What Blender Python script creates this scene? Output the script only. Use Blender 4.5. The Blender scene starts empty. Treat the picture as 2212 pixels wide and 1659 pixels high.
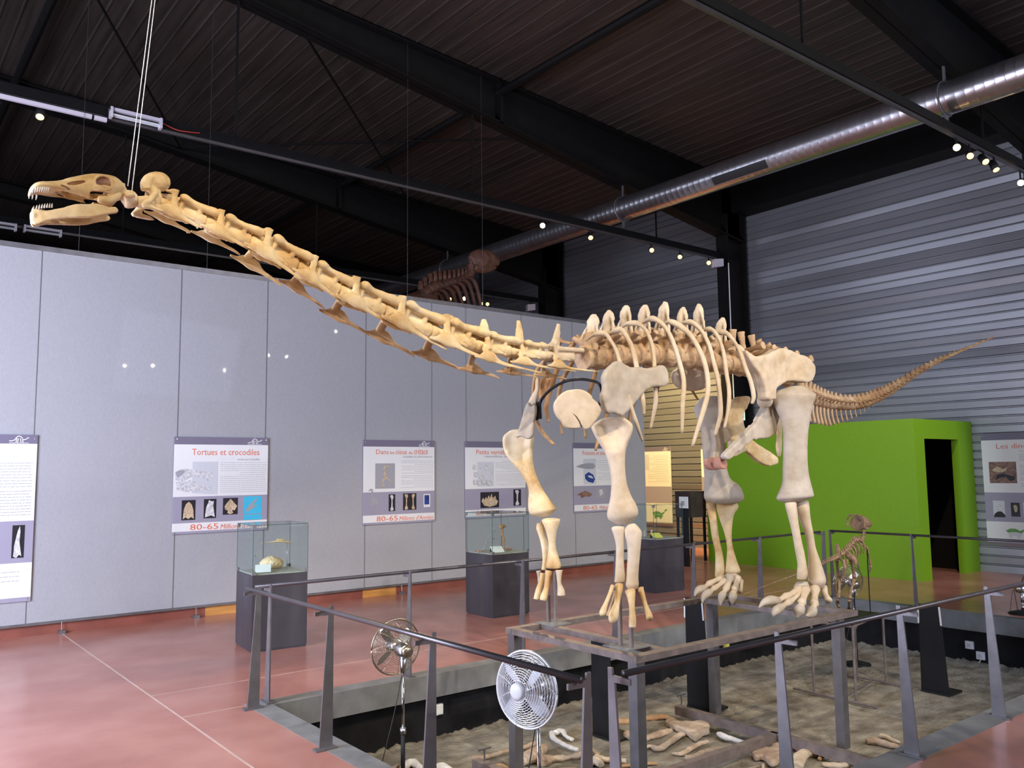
import bpy, bmesh, math, random
from mathutils import Vector, Matrix, noise
random.seed(7)
C = bpy.context.scene.collection
scene = bpy.context.scene
# ---------------------------------------------------------------- camera (fitted to the room's axes)
F, YAW, PIT, ROL = 1824.16, 0.89993911, 0.10103955, -0.01131996
CX, CY, CAM = 1106.0, 829.5, Vector((0, 0, 1.8))
fw = Vector((math.cos(YAW)*math.cos(PIT), math.sin(YAW)*math.cos(PIT), math.sin(PIT)))
r0 = Vector((math.sin(YAW), -math.cos(YAW), 0)); u0 = r0.cross(fw)
rt = r0*math.cos(ROL) + u0*math.sin(ROL); up = u0*math.cos(ROL) - r0*math.sin(ROL)
cam = bpy.data.cameras.new('camera'); cam.sensor_width = 36; cam.lens = F*36/2212; cam.clip_start = .05; cam.clip_end = 200
co = bpy.data.objects.new('camera', cam); C.objects.link(co)
co.matrix_world = Matrix(((rt.x, up.x, -fw.x, CAM.x), (rt.y, up.y, -fw.y, CAM.y), (rt.z, up.z, -fw.z, CAM.z), (0, 0, 0, 1)))
scene.camera = co
# ---------------------------------------------------------------- world, lights, exposure
w = bpy.data.worlds.new('world'); scene.world = w; w.use_nodes = True
w.node_tree.nodes['Background'].inputs[0].default_value = (.6, .7, 1, 1); w.node_tree.nodes['Background'].inputs[1].default_value = .06
vs = scene.view_settings; vs.view_transform = 'Standard'; vs.look = 'None'; vs.gamma = 1; vs.use_curve_mapping = False; vs.exposure = 0.0
def lamp(kind, loc, target, energy, color, size=1, sizey=None, spot=60, blend=.6, spread=180):
    l = bpy.data.lights.new(kind.lower(), kind); l.energy = energy; l.color = color
    if kind == 'AREA':
        l.shape = 'RECTANGLE'; l.size = size; l.size_y = sizey or size; l.spread = math.radians(spread)
    else: l.shadow_soft_size = size
    if kind == 'SPOT': l.spot_size = math.radians(spot); l.spot_blend = blend
    o = bpy.data.objects.new(kind.lower()+'_light', l); C.objects.link(o); o.location = loc
    o.rotation_euler = (Vector(target)-Vector(loc)).to_track_quat('-Z', 'Y').to_euler(); return o
DAY = (.72, .79, 1.0); WARM = (1.0, .74, .42); SOFT = (1.0, .86, .68)
lamp('AREA', (-3.6, 7.2, 2.4), (2.6, 10.6, 1.3), 1750, DAY, 5, 3.4)         # daylight from the left, panel set near for the partition's gradient; no entrance built
lamp('AREA', (3, -14.5, 3.0), (6, 5, 2.0), 110, (.85, .9, 1), 14, 4)        # added broad soft fill from behind the camera, no windows there
lamp('AREA', (-3.5, 16, 5.0), (12, 13, 4), 260, DAY, 5, 2.5)              # assumed bluish daylight behind the cloth partition; bare light, no window built
lamp('AREA', (8.5, -6, 5.5), (15, 6, 3.2), 800, (.62, .74, 1), 5, 2.5)           # added bluish fill in mid-hall that brightens the right wall, not a window
def spotl(loc, tgt, e, ang=45, col=WARM): return lamp('SPOT', loc, tgt, e, col, .05, spot=ang)
spotl((-.8, 1.7, 6.0), (1.1, 4.7, 3.2), 500, 46, (1, .83, .58)); spotl((1.2, 1.6, 6.0), (2.8, 4.7, 2.8), 560, 46, (1, .83, .58))  # assumed overhead spots for the neck
spotl((3, .8, 6.0), (5, 4.6, 2.3), 820, 50, SOFT); spotl((5.5, -1, 6.0), (6.8, 4.5, 1.8), 1000, 46, SOFT)  # assumed spots for shoulder and hindquarters, likewise without fixtures
spotl((-2.5, 3.2, 2.2), (.9, 4.7, 3.25), 110, 40)  # assumed low light from the left for the skull's underside; no fixture built
spotl((1.65, 11.0, 6.0), (1.5, 5, 3.2), 400, 50); spotl((9.517, 11.0, 6.0), (6, 5.5, 2), 700, 60)
spotl((12.3, 11.0, 6.0), (14.9, 14, 1.4), 2100, 60, (1, .70, .26)); spotl((13.2, 11.0, 6.0), (15.1, 13.0, 1.5), 1700, 60, (1, .70, .26))
spotl((11.6, 4.9, 6.0), (12.9, 8.5, 1), 420, 70, SOFT); spotl((12.8, 4.9, 6.0), (15.2, 4.5, 1.5), 200, 60, SOFT)
for q in ((8.66, -13.7), (9.55, -13.1), (12.4, -13.1), (12.1, -7.7), (12.8, -7.7), (11.7, -1.5)):  # assumed unseen lamps, placed so the partition mirrors bright dots
    spotl((q[0], q[1], 6.08), (q[0]*.3, 8, 2), 520 if q[1] < -10 else 260, 100, (1, .85, .6))
# ---------------------------------------------------------------- picture geometry -> room geometry
def ray(px, py): return fw + rt*((px-CX)/F) - up*((py-CY)/F)
def at(px, py, ax, val):
    d = ray(px, py); i = 'XYZ'.index(ax); return CAM + d*((val-CAM[i])/d[i])
def onplane(px, py, p, n):
    d = ray(px, py); p = Vector(p); n = Vector(n); return CAM + d*((p-CAM).dot(n)/d.dot(n))
def crop(ox, oy, s): return lambda x, y: (ox+x/s, oy+y/s)
# ---------------------------------------------------------------- materials
def mat(name, col, rough=.6, metal=0, var=.12, vscale=6, bump=0, bscale=60, col2=None, emit=0, coat=0, coatr=.03, alpha=1, trans=0, stretch=None, spec=.5):
    m = bpy.data.materials.new(name); m.use_nodes = True; nt = m.node_tree; b = nt.nodes['Principled BSDF']
    b.inputs['Base Color'].default_value = (*col, 1); b.inputs['Roughness'].default_value = rough; b.inputs['Metallic'].default_value = metal
    b.inputs['Coat Weight'].default_value = coat; b.inputs['Coat Roughness'].default_value = coatr; b.inputs['Alpha'].default_value = alpha
    b.inputs['Transmission Weight'].default_value = trans; b.inputs['Specular IOR Level'].default_value = spec
    if emit: b.inputs['Emission Color'].default_value = (*col, 1); b.inputs['Emission Strength'].default_value = emit
    tc = nt.nodes.new('ShaderNodeTexCoord'); mp = nt.nodes.new('ShaderNodeMapping'); nt.links.new(tc.outputs['Object'], mp.inputs[0])
    if stretch: mp.inputs['Scale'].default_value = stretch
    if var:
        n = nt.nodes.new('ShaderNodeTexNoise'); n.inputs['Scale'].default_value = vscale; n.inputs['Detail'].default_value = 6; nt.links.new(mp.outputs[0], n.inputs[0])
        r = nt.nodes.new('ShaderNodeValToRGB'); r.color_ramp.elements[0].position = .3; r.color_ramp.elements[1].position = .7
        c2 = col2 or tuple(min(1, c*(1+var)) for c in col)
        r.color_ramp.elements[0].color = (*[c*(1-var) if not col2 else c for c in col], 1); r.color_ramp.elements[1].color = (*c2, 1)
        nt.links.new(n.outputs[0], r.inputs[0]); nt.links.new(r.outputs[0], b.inputs['Base Color'])
    if bump:
        n = nt.nodes.new('ShaderNodeTexNoise'); n.inputs['Scale'].default_value = bscale; n.inputs['Detail'].default_value = 5; nt.links.new(mp.outputs[0], n.inputs[0])
        bp = nt.nodes.new('ShaderNodeBump'); bp.inputs['Strength'].default_value = bump; bp.inputs['Distance'].default_value = .02
        nt.links.new(n.outputs[0], bp.inputs['Height']); nt.links.new(bp.outputs[0], b.inputs['Normal'])
    return m
M = dict(
 floor=mat('red_concrete', (.36, .13, .095), .24, var=.25, vscale=1.3, col2=(.50, .23, .18), bump=.04, bscale=8, spec=.6),
 kerb=mat('grey_concrete', (.19, .195, .20), .7, var=.2, vscale=5, bump=.1),
 fabric=mat('grey_cloth', (.36, .36, .385), .8, var=.05, vscale=90, bump=.10, bscale=.8, stretch=(1, 1, .35), coat=.035, coatr=.012),
 rust=mat('rusted_gravel', (.13, .105, .072), .95, var=.3, vscale=4, col2=(.36, .33, .26), bump=.9, bscale=26, stretch=(1, 1.6, 1)),
 white=mat('white_print', (.78, .78, .78), .45, var=0), lilac=mat('lilac_print', (.33, .31, .40), .5, var=0), plum=mat('plum_print', (.17, .15, .22), .5, var=0),
 redprint=mat('red_print', (.75, .16, .08), .5, var=0), greyprint=mat('grey_print', (.35, .35, .38), .5, var=0), palegrey=mat('pale_grey_print', (.6, .62, .66), .5, var=0),
 blackprint=mat('black_print', (.012, .010, .016), .5, var=0), boneprint=mat('bone_print', (.55, .42, .28), .5, var=.35, vscale=40), silverprint=mat('silver_print', (.6, .6, .62), .5, var=.3, vscale=40),
 blueprint=mat('blue_print', (.05, .5, .75), .5, var=0), greenprint=mat('green_print', (.12, .32, .08), .5, var=0), brownprint=mat('brown_print', (.22, .12, .09), .5, var=.5, vscale=25), navyprint=mat('navy_print', (.02, .05, .25), .5, var=0),
 steel=mat('grey_steel', (.19, .18, .19), .42, metal=.6, var=.15, vscale=10), handrail=mat('handrail_steel', (.13, .12, .13), .35, metal=.7, var=.1),
 plat=mat('platform_steel', (.22, .18, .17), .5, metal=.4, var=.25, vscale=12), blacksteel=mat('black_steel', (.012, .012, .014), .5, var=.2, spec=.25),
 plinth=mat('patinated_plinth', (.055, .052, .062), .42, metal=.25, var=.35, vscale=2.2, stretch=(1.6, 1.6, .25)),
 pitwall=mat('black_membrane', (.012, .012, .014), .8, var=.4, vscale=5, spec=.2),
 chrome=mat('chrome', (.75, .75, .78), .12, metal=1, var=0), chromed=mat('brushed_chrome', (.62, .62, .63), .3, metal=1, var=0), blade=mat('white_fan_blade', (.82, .84, .88), .3, var=0), bronze=mat('tarnished_wire', (.42, .36, .27), .3, metal=.9, var=0),
 roof=mat('dark_roof_deck', (.055, .042, .037), .5, metal=.2, var=.35, vscale=2, stretch=(6, .3, 1)), beam=mat('black_beam', (.006, .0055, .0055), .6, var=.2, spec=.2),
 corr=mat('galvanised_cladding', (.36, .365, .39), .38, metal=.6, var=.12, vscale=1.2, stretch=(1, .3, 2)),
 duct=mat('spiral_duct_metal', (.52, .50, .52), .3, metal=.95, var=.12, vscale=4), ductvent=mat('duct_grille', (.03, .03, .03), .5, var=0),
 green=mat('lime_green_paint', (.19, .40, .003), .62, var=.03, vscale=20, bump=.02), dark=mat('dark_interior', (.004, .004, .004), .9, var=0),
 skirt=mat('red_plinth_paint', (.24, .07, .05), .5, var=.2, vscale=3), wood=mat('orange_wood', (.55, .26, .07), .45, var=.25, vscale=3, stretch=(.5, 1, 8)),
 cable=mat('wire_rope', (.5, .52, .58), .35, metal=.5, var=0), thinwire=mat('thin_wire', (.12, .12, .13), .4, metal=.6, var=0), blackcord=mat('black_cord', (.015, .015, .015), .5, var=0), whitecord=mat('white_cord', (.75, .75, .75), .4, var=0),
 redcord=mat('red_cord', (.5, .03, .02), .4, var=0),
 glow=mat('warm_lamp_glow', (1, .68, .28), .5, var=0, emit=30), glowd=mat('dim_lamp_glow', (1, .62, .24), .5, var=0, emit=2.6), tube=mat('unlit_tube', (.62, .58, .66), .4, var=0),
 exitg=mat('exit_sign_glow', (.55, 1, .6), .5, var=0, emit=1.2), socket=mat('socket_plastic', (.78, .8, .82), .4, var=0), clamp=mat('glass_clip', (.42, .42, .43), .3, metal=.8, var=0),
 paper=mat('white_card', (.8, .83, .8), .6, var=0), yellow=mat('yellow_card', (.75, .72, .15), .6, var=0), darkbox=mat('dark_cabinet', (.05, .035, .03), .6, var=.3, vscale=6), tray=mat('sand_tray', (.42, .42, .36), .8, var=.2, vscale=30),
 line=mat('joint_filler', (.52, .38, .33), .6, var=.1), raptor=mat('raptor_bone', (.30, .19, .11), .6, var=.4, vscale=25, bump=.3), guard=mat('white_chrome_wire', (.85, .87, .92), .3, metal=.35, var=0), brownbone=mat('red_brown_bone', (.11, .045, .028), .6, var=.35, vscale=8),
)
def bonemat(name, a, b, c, rough=.55):
    m = bpy.data.materials.new(name); m.use_nodes = True; nt = m.node_tree; bs = nt.nodes['Principled BSDF']; bs.inputs['Roughness'].default_value = rough
    bs.inputs['Specular IOR Level'].default_value = .35
    tc = nt.nodes.new('ShaderNodeTexCoord')
    n1 = nt.nodes.new('ShaderNodeTexNoise'); n1.inputs['Scale'].default_value = 3.2; n1.inputs['Detail'].default_value = 7; n1.inputs['Roughness'].default_value = .62
    n2 = nt.nodes.new('ShaderNodeTexNoise'); n2.inputs['Scale'].default_value = 15; n2.inputs['Detail'].default_value = 6
    r = nt.nodes.new('ShaderNodeValToRGB'); e = r.color_ramp.elements; e[0].position = .36; e[0].color = (*b, 1); e[1].position = .62; e[1].color = (*a, 1); k = e.new(.5); k.color = (*c, 1)
    mx = nt.nodes.new('ShaderNodeMixRGB'); mx.blend_type = 'MULTIPLY'; mx.inputs[0].default_value = .3
    r2 = nt.nodes.new('ShaderNodeValToRGB'); r2.color_ramp.elements[0].color = (.55, .45, .36, 1); r2.color_ramp.elements[0].position = .3; r2.color_ramp.elements[1].position = .6
    bp = nt.nodes.new('ShaderNodeBump'); bp.inputs['Strength'].default_value = .25; bp.inputs['Distance'].default_value = .006
    L = nt.links.new
    L(tc.outputs['Object'], n1.inputs[0]); L(tc.outputs['Object'], n2.inputs[0]); L(n1.outputs[0], r.inputs[0]); L(r.outputs[0], mx.inputs[1]); L(n2.outputs[0], r2.inputs[0]); L(r2.outputs[0], mx.inputs[2]); L(mx.outputs[0], bs.inputs['Base Color']); L(n2.outputs[0], bp.inputs['Height']); L(bp.outputs[0], bs.inputs['Normal'])
    return m
B_NECK = bonemat('cream_bone', (.80, .66, .44), (.54, .34, .14), (.71, .54, .30))
B_BODY = bonemat('pale_bone', (.66, .55, .42), (.55, .42, .27), (.62, .51, .37))
B_GREY = bonemat('grey_bone', (.52, .46, .39), (.43, .35, .26), (.48, .42, .34))
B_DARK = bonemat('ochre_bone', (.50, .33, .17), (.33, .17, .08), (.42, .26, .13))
B_OCHRE_SHADE = bonemat('shaded_ochre_bone', (.58, .42, .27), (.36, .21, .11), (.50, .34, .20))  # ochre bone with the shade among the ribs mixed into its tone
B_PINK = bonemat('pink_plaster_bone', (.55, .28, .2), (.45, .2, .14), (.5, .25, .18))
B_FOSS = bonemat('fossil_bone', (.60, .49, .38), (.36, .25, .17), (.47, .36, .26), .7)
B_WHITE = bonemat('white_plaster_bone', (.78, .77, .74), (.62, .6, .56), (.72, .71, .68))
glass = bpy.data.materials.new('display_glass'); glass.use_nodes = True
_nt = glass.node_tree; _nt.nodes.clear(); _o = _nt.nodes.new('ShaderNodeOutputMaterial'); _m = _nt.nodes.new('ShaderNodeMixShader'); _t = _nt.nodes.new('ShaderNodeBsdfTransparent'); _g = _nt.nodes.new('ShaderNodeBsdfGlossy'); _f = _nt.nodes.new('ShaderNodeFresnel')
_t.inputs[0].default_value = (.93, .965, .96, 1); _g.inputs['Roughness'].default_value = .01; _f.inputs[0].default_value = 1.45
_b = _nt.nodes.new('ShaderNodeNewGeometry'); _x = _nt.nodes.new('ShaderNodeMath'); _x.operation = 'SUBTRACT'; _x.inputs[0].default_value = 1; _nt.links.new(_b.outputs['Backfacing'], _x.inputs[1]); _y = _nt.nodes.new('ShaderNodeMath'); _y.operation = 'MULTIPLY'; _nt.links.new(_f.outputs[0], _y.inputs[0]); _nt.links.new(_x.outputs[0], _y.inputs[1]); _nt.links.new(_y.outputs[0], _m.inputs[0]); _nt.links.new(_t.outputs[0], _m.inputs[1]); _nt.links.new(_g.outputs[0], _m.inputs[2]); _nt.links.new(_m.outputs[0], _o.inputs[0])
M['glass'] = glass; M['glassedge'] = mat('glass_edge', (.03, .12, .11), .15, var=0)
# ---------------------------------------------------------------- mesh helpers
class MB:
    def __init__(s): s.v = []; s.f = []
    def add(s, vs, fs):
        k = len(s.v); s.v += [Vector(v) for v in vs]; s.f += [[i+k for i in f] for f in fs]; return s
    def box(s, a, b):
        (x0, y0, z0), (x1, y1, z1) = a, b
        return s.add([(x0,y0,z0),(x1,y0,z0),(x1,y1,z0),(x0,y1,z0),(x0,y0,z1),(x1,y0,z1),(x1,y1,z1),(x0,y1,z1)], [(0,3,2,1),(4,5,6,7),(0,1,5,4),(1,2,6,5),(2,3,7,6),(3,0,4,7)])
    def prism(s, pts, d):               # polygon (3-D points) pushed along vector d
        n = len(pts); d = Vector(d); pts = [Vector(p) for p in pts]
        return s.add(pts+[p+d for p in pts], [list(range(n))[::-1], list(range(n, 2*n))]+[(i, (i+1) % n, (i+1) % n+n, i+n) for i in range(n)])
    def bar(s, p, q, wx, wy=None):      # rectangular bar between two points
        p = Vector(p); q = Vector(q); d = (q-p).normalized(); u = Vector((0, 0, 1)) if abs(d.z) < .9 else Vector((1, 0, 0))
        a = d.cross(u).normalized()*wx/2; b = a.cross(d).normalized()*(wy or wx)/2
        return s.prism([p-a-b, p+a-b, p+a+b, p-a+b], q-p)
    def rings(s, R, caps=True):
        n = len(R[0]); k = len(s.v); s.v += [Vector(v) for r in R for v in r]
        for i in range(len(R)-1):
            for j in range(n): s.f.append([k+i*n+j, k+i*n+(j+1) % n, k+(i+1)*n+(j+1) % n, k+(i+1)*n+j])
        if caps: s.f.append([k+j for j in range(n)][::-1]); s.f.append([k+(len(R)-1)*n+j for j in range(n)])
        return s
    def tube(s, P, r, seg=8, caps=True, flat=None, flatdir=None, sm=0):
        P = [Vector(p) for p in P]; r = list(r) if hasattr(r, '__len__') else [r]*len(P)
        if sm: P, r = crs(P, r, sm)
        R = []; prev = None
        for i, p in enumerate(P):
            d = (P[min(i+1, len(P)-1)]-P[max(i-1, 0)]).normalized()
            if flatdir is not None: a = Vector(flatdir); a = (a-d*a.dot(d)).normalized()
            elif prev is None: a = d.orthogonal().normalized()
            else: a = (prev-d*prev.dot(d)).normalized()
            prev = a; b = d.cross(a); k = flat if flat else 1
            R.append([p+(a*math.cos(t)*k+b*math.sin(t))*r[i] for t in [2*math.pi*j/seg for j in range(seg)]])
        return s.rings(R, caps)
    def ball(s, c, r, sc=(1, 1, 1), seg=12):
        R = []
        for i in range(1, 8):
            t = math.pi*i/8; R.append([Vector(c)+Vector((r*sc[0]*math.sin(t)*math.cos(q), r*sc[1]*math.sin(t)*math.sin(q), r*sc[2]*math.cos(t))) for q in [2*math.pi*j/seg for j in range(seg)]])
        return s.rings(R)
    def build(s, name, m, parent=None, smooth=False):
        me = bpy.data.meshes.new(name); me.from_pydata([tuple(v) for v in s.v], [], s.f); me.materials.append(m)
        bm = bmesh.new(); bm.from_mesh(me); bmesh.ops.recalc_face_normals(bm, faces=bm.faces); bm.to_mesh(me); bm.free()
        if smooth: me.shade_smooth()
        o = bpy.data.objects.new(name, me); C.objects.link(o)
        if parent: par(o, parent)
        return o
def par(o, p):
    o.parent = p
    q = p; mw = Matrix.Identity(4)
    while q: mw = Matrix.LocRotScale(q.location, q.rotation_euler, q.scale) @ mw if not q.parent else q.matrix_parent_inverse @ Matrix.LocRotScale(q.location, q.rotation_euler, q.scale) @ mw; q = q.parent
    o.matrix_parent_inverse = mw.inverted()
def crs(P, r, n):
    Q = []; q = []; N = len(P)
    for i in range(N-1):
        a, b, c, d = P[max(i-1, 0)], P[i], P[i+1], P[min(i+2, N-1)]; ra, rb, rc, rd = r[max(i-1, 0)], r[i], r[i+1], r[min(i+2, N-1)]
        for k in range(n):
            t = k/n; h = lambda a, b, c, d: (b*2+(c-a)*t+(a*2-b*5+c*4-d)*t*t+(b*3-a-c*3+d)*t**3)*.5
            Q.append(h(a, b, c, d)); q.append(h(ra, rb, rc, rd))
    Q.append(P[-1]); q.append(r[-1]); return Q, q
def closed(P, n=4):
    N = len(P); out = []
    for i in range(N):
        a, b, c, d = P[i-1], P[i], P[(i+1) % N], P[(i+2) % N]
        for k in range(n): t = k/n; out.append((b*2+(c-a)*t+(a*2-b*5+c*4-d)*t*t+(b*3-a-c*3+d)*t**3)*.5)
    return out
def remesh(o, vox, sm=4, disp=0, dscale=.1):
    md = o.modifiers.new('r', 'REMESH'); md.mode = 'VOXEL'; md.voxel_size = vox; md.use_smooth_shade = True
    if disp:
        t = bpy.data.textures.get('lumps%g' % dscale) or bpy.data.textures.new('lumps%g' % dscale, 'CLOUDS'); t.noise_scale = dscale
        d = o.modifiers.new('d', 'DISPLACE'); d.texture = t; d.strength = disp; d.mid_level = .5
    if sm: s_ = o.modifiers.new('s', 'SMOOTH'); s_.iterations = sm; s_.factor = .5
    bake(o); return o
def bake(o):
    dg = bpy.context.evaluated_depsgraph_get(); dg.update(); me = bpy.data.meshes.new_from_object(o.evaluated_get(dg)); mats = list(o.data.materials)
    o.modifiers.clear(); o.data = me
    if not me.materials: [me.materials.append(m) for m in mats]
    me.shade_smooth()
def tag(o, label, cat, group=None, kind=None):
    if label: o['label'] = label
    if cat: o['category'] = cat
    if group: o['group'] = group
    if kind: o['kind'] = kind
    return o
def thing(name, loc, label, cat, group=None, rz=0):
    o = bpy.data.objects.new(name, None); C.objects.link(o); o.location = loc; o.rotation_euler = (0, 0, rz); o.empty_display_size = .1
    return tag(o, label, cat, group)
def struct(name, mb, m, smooth=False): return tag(mb.build(name, m, None, smooth), None, None, kind='structure')
def dup(o, loc=None, rz=None, label=None, parent=None):
    n = o.copy(); C.objects.link(n)
    if parent: n.parent = parent
    if loc is not None: n.location = loc
    if rz is not None: n.rotation_euler = (0, 0, rz)
    if label: n['label'] = label
    for ch in list(o.children): dup(ch, parent=n)
    return n
def cut(o, cutter):
    md = o.modifiers.new('b', 'BOOLEAN'); md.operation = 'DIFFERENCE'; md.object = cutter; md.solver = 'MANIFOLD'; bake(o)
    bpy.data.objects.remove(cutter)
#=STRUCT=
# ---------------------------------------------------------------- the hall
XW, YF = 15.27, 10.95
fl = MB()
for a, b in (((-3.8, -16, -.12), (2.57, 34, 0)), ((2.57, -16, -.12), (10.97, 2.68, 0)), ((2.57, 6.66, -.12), (10.97, 34, 0)), ((10.97, -16, -.12), (XW+.05, 34, 0))): fl.box(a, b)
struct('floor', fl, M['floor'])
kb = MB()
for a, b in (((2.57, 2.68, -.2), (2.745, 6.66, .002)), ((2.745, 2.68, -.2), (10.82, 2.88, .002)), ((2.745, 6.49, -.2), (10.82, 6.66, .002)), ((10.82, 2.68, -.2), (10.97, 6.66, .002))): kb.box(a, b)
struct('trim_1', kb, M['kerb'])
pw = MB()
for a, b in (((2.57, 2.66, -.75), (2.63, 6.68, -.2)), ((2.63, 2.66, -.75), (10.9, 2.76, -.2)), ((2.63, 6.58, -.75), (10.9, 6.68, -.2)), ((10.9, 2.66, -.75), (10.97, 6.68, -.2))): pw.box(a, b)
struct('wall_pit', pw, M['pitwall'])
g = MB(); nx, ny = 200, 96
for j in range(ny+1):
    for i in range(nx+1):
        x = 2.6+8.35*i/nx; y = 2.7+3.94*j/ny
        e = max(0, 1-min(abs(x-2.63), abs(x-10.9), abs(y-2.76), abs(y-6.58))/.18)
        z = -.585+.012*noise.noise(Vector((x*4, y*4, 0)))+.02*noise.noise(Vector((x*1.1, y*1.1, 3)))+.008*noise.noise(Vector((x*17, y*17, 0)))+.05*e*(.4+noise.noise(Vector((x*14, y*14, 9))))
        g.v.append(Vector((x, y, z)))
for j in range(ny):
    for i in range(nx): k = j*(nx+1)+i; g.f.append([k, k+1, k+nx+2, k+nx+1])
gb = g.build('floor_gravel', M['rust'], None, True); tag(gb, None, None, kind='structure')
jl = MB(); jl.box((2.075, -2, 0), (2.089, 11, .0015)); jl.box((2.09, 6.6, 0), (2.57, 6.612, .0015)); jl.box((5.07, 6.66, 0), (5.082, 11, .0015)); jl.box((2.09, 7.39, 0), (12, 7.40, .0015))
struct('trim_2', jl, M['line'])
# cloth partition
fw_ = MB(); fw_.box((-3.7, YF, .13), (11.81, YF+.03, 4.44)); fb = fw_.build('wall_partition', M['fabric']); tag(fb, None, None, kind='structure')
tr = MB(); tr.box((-3.7, YF-.012, 4.40), (11.81, YF+.045, 4.46)); tr.box((-3.7, YF-.01, .12), (11.81, YF+.04, .15)); struct('trim_3', tr, M['steel'])
rt_ = MB(); rt_.box((11.81, YF-.01, 0), (11.85, 11.6, 4.45)); struct('wall_partition_end', rt_, M['fabric'])
sk = MB(); sk.box((-3.7, 10.985, 0), (3.72, 11.15, .22)); sk.box((5.0, 10.985, 0), (5.95, 11.15, .22)); sk.box((6.5, 10.985, 0), (11.8, 11.15, .22)); struct('baseboard_left', sk, M['skirt'])
wd = MB(); wd.box((3.72, 10.984, 0), (5.0, 11.14, .22)); wd.box((5.95, 10.984, 0), (6.5, 11.14, .22)); struct('baseboard_wood', wd, M['wood'])
# cladding wall on the right: horizontal trays
def corrwall(name, p0, d, length, nrm, zs=(0, 8.2)):
    rnd = random.Random(3); pr = []; z = zs[0]; k = 0
    while z < zs[1]:
        t = rnd.uniform(-.008, .008)+(.014 if k % 6 == 3 else 0)
        pr += [(z, .0+t), (z+.108, -t*.6), (z+.121, .03), (z+.132, .03)]; z += .146; k += 1
    mb = MB(); N = Vector(nrm); D = Vector(d)*length; P = Vector(p0)
    for z, o in pr: q = P-N*o+Vector((0, 0, z)); mb.v += [q, q+D]
    for i in range(len(pr)-1): mb.f.append([2*i, 2*i+1, 2*i+3, 2*i+2])
    return struct(name, mb, M['corr'])
corrwall('wall_right', (XW, -16, 0), (0, 1, 0), 50, (-1, 0, 0))
corrwall('wall_far', (-3.8, 34, 0), (1, 0, 0), 21.4, (0, -1, 0), (0, 9.4))
wn = MB(); wn.box((-3.8, -16.1, 0), (XW, -16, 9.6)); struct('wall_near', wn, M['fabric'])
wl = MB(); wl.box((-3.9, -16, 0), (-3.8, 34, 9.6)); struct('wall_left', wl, M['fabric'])
# roof deck with ribs that run along the hall
rz = lambda x: 9.06-.07*x
mb = MB(); x = -3.9; pr = []
while x < XW+.2: pr += [(x, 0), (x+.2, 0), (x+.215, -.012), (x+.235, -.012)]; x += .25
for x, o in pr: mb.v += [Vector((x, -16.1, rz(x)+o)), Vector((x, 34.1, rz(x)+o))]
for i in range(len(pr)-1): mb.f.append([2*i, 2*i+1, 2*i+3, 2*i+2])
struct('ceiling', mb, M['roof'])
lowz = lambda x: min(8.95-.152*x, rz(x)-.4)
for i, Y in enumerate((-7, -1, 5, 11.05, 17, 23, 29)):
    b = MB(); xs = [-3.8, 1, 4, 7, 10, 13, 15.2]
    for X0, X1 in zip(xs, xs[1:]):
        for y0, y1, zt, zb in ((-.15, .15, lambda x: lowz(x)+.025, lowz), (-.15, .15, lambda x: rz(x)-.05, lambda x: rz(x)-.08), (-.012, .012, lambda x: rz(x)-.06, lowz)):
            b.add([(X0, Y+y0, zb(X0)), (X0, Y+y1, zb(X0)), (X0, Y+y1, zt(X0)), (X0, Y+y0, zt(X0)), (X1, Y+y0, zb(X1)), (X1, Y+y1, zb(X1)), (X1, Y+y1, zt(X1)), (X1, Y+y0, zt(X1))],
                  [(0, 1, 2, 3), (7, 6, 5, 4), (0, 4, 5, 1), (1, 5, 6, 2), (2, 6, 7, 3), (3, 7, 4, 0)])
    for X in (8.5, 2.05): b.box((X-.03, Y-.15, lowz(X)), (X+.03, Y+.15, rz(X)-.06))
    struct('ceiling_rafter', b, M['beam'])
    cl = MB(); cl.box((14.55, Y-.15, 0), (14.58, Y+.15, 7.2)); cl.box((15.17, Y-.15, 0), (15.2, Y+.15, 8.0)); cl.box((14.58, Y-.012, 0), (15.17, Y+.012, 7.9)); struct('wall_column', cl, M['beam'])
st = MB()
for X in (2.05, 8.5): st.tube([(X, -16, rz(X)-.25), (X, 34, rz(X)-.25)], .07)
struct('ceiling_strut', st, M['beam'])
br = MB(); br.tube([(5.0, 11.2, 8.3), (10.5, 16.9, 8.0)], .02, 6); br.tube([(10.5, 11.2, 8.0), (5, 16.9, 8.3)], .02, 6); br.tube([(1.8, 11.2, 8.5), (5, 16.9, 8.3)], .02, 6); struct('ceiling_brace', br, M['beam'])
eb = MB().box((14.72, -16, 7.24), (15.24, 10.9, 7.98)); struct('ceiling_eaves_beam', eb, M['beam'])
# green exhibition box with a doorway
gx = MB(); gx.box((13.23, 6.5, 0), (13.55, 6.62, 2.53)); gx.box((14.74, 6.5, 0), (XW, 6.62, 2.53)); gx.box((13.55, 6.5, 2.22), (14.74, 6.62, 2.53)); gx.box((13.23, 6.62, 0), (13.35, 10.62, 2.53)); gx.box((13.35, 10.5, 0), (XW, 10.62, 2.53)); gx.box((13.35, 6.62, 2.48), (XW, 10.5, 2.53))
struct('wall_green', gx, M['green'])
dk = MB(); dk.box((13.36, 7.6, 0), (XW-.02, 7.64, 2.47)); dk.box((13.36, 6.63, 0), (13.38, 7.6, 2.47)); dk.box((XW-.04, 6.63, 0), (XW-.02, 7.6, 2.47)); struct('wall_booth_inside', dk, M['dark'])
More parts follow.
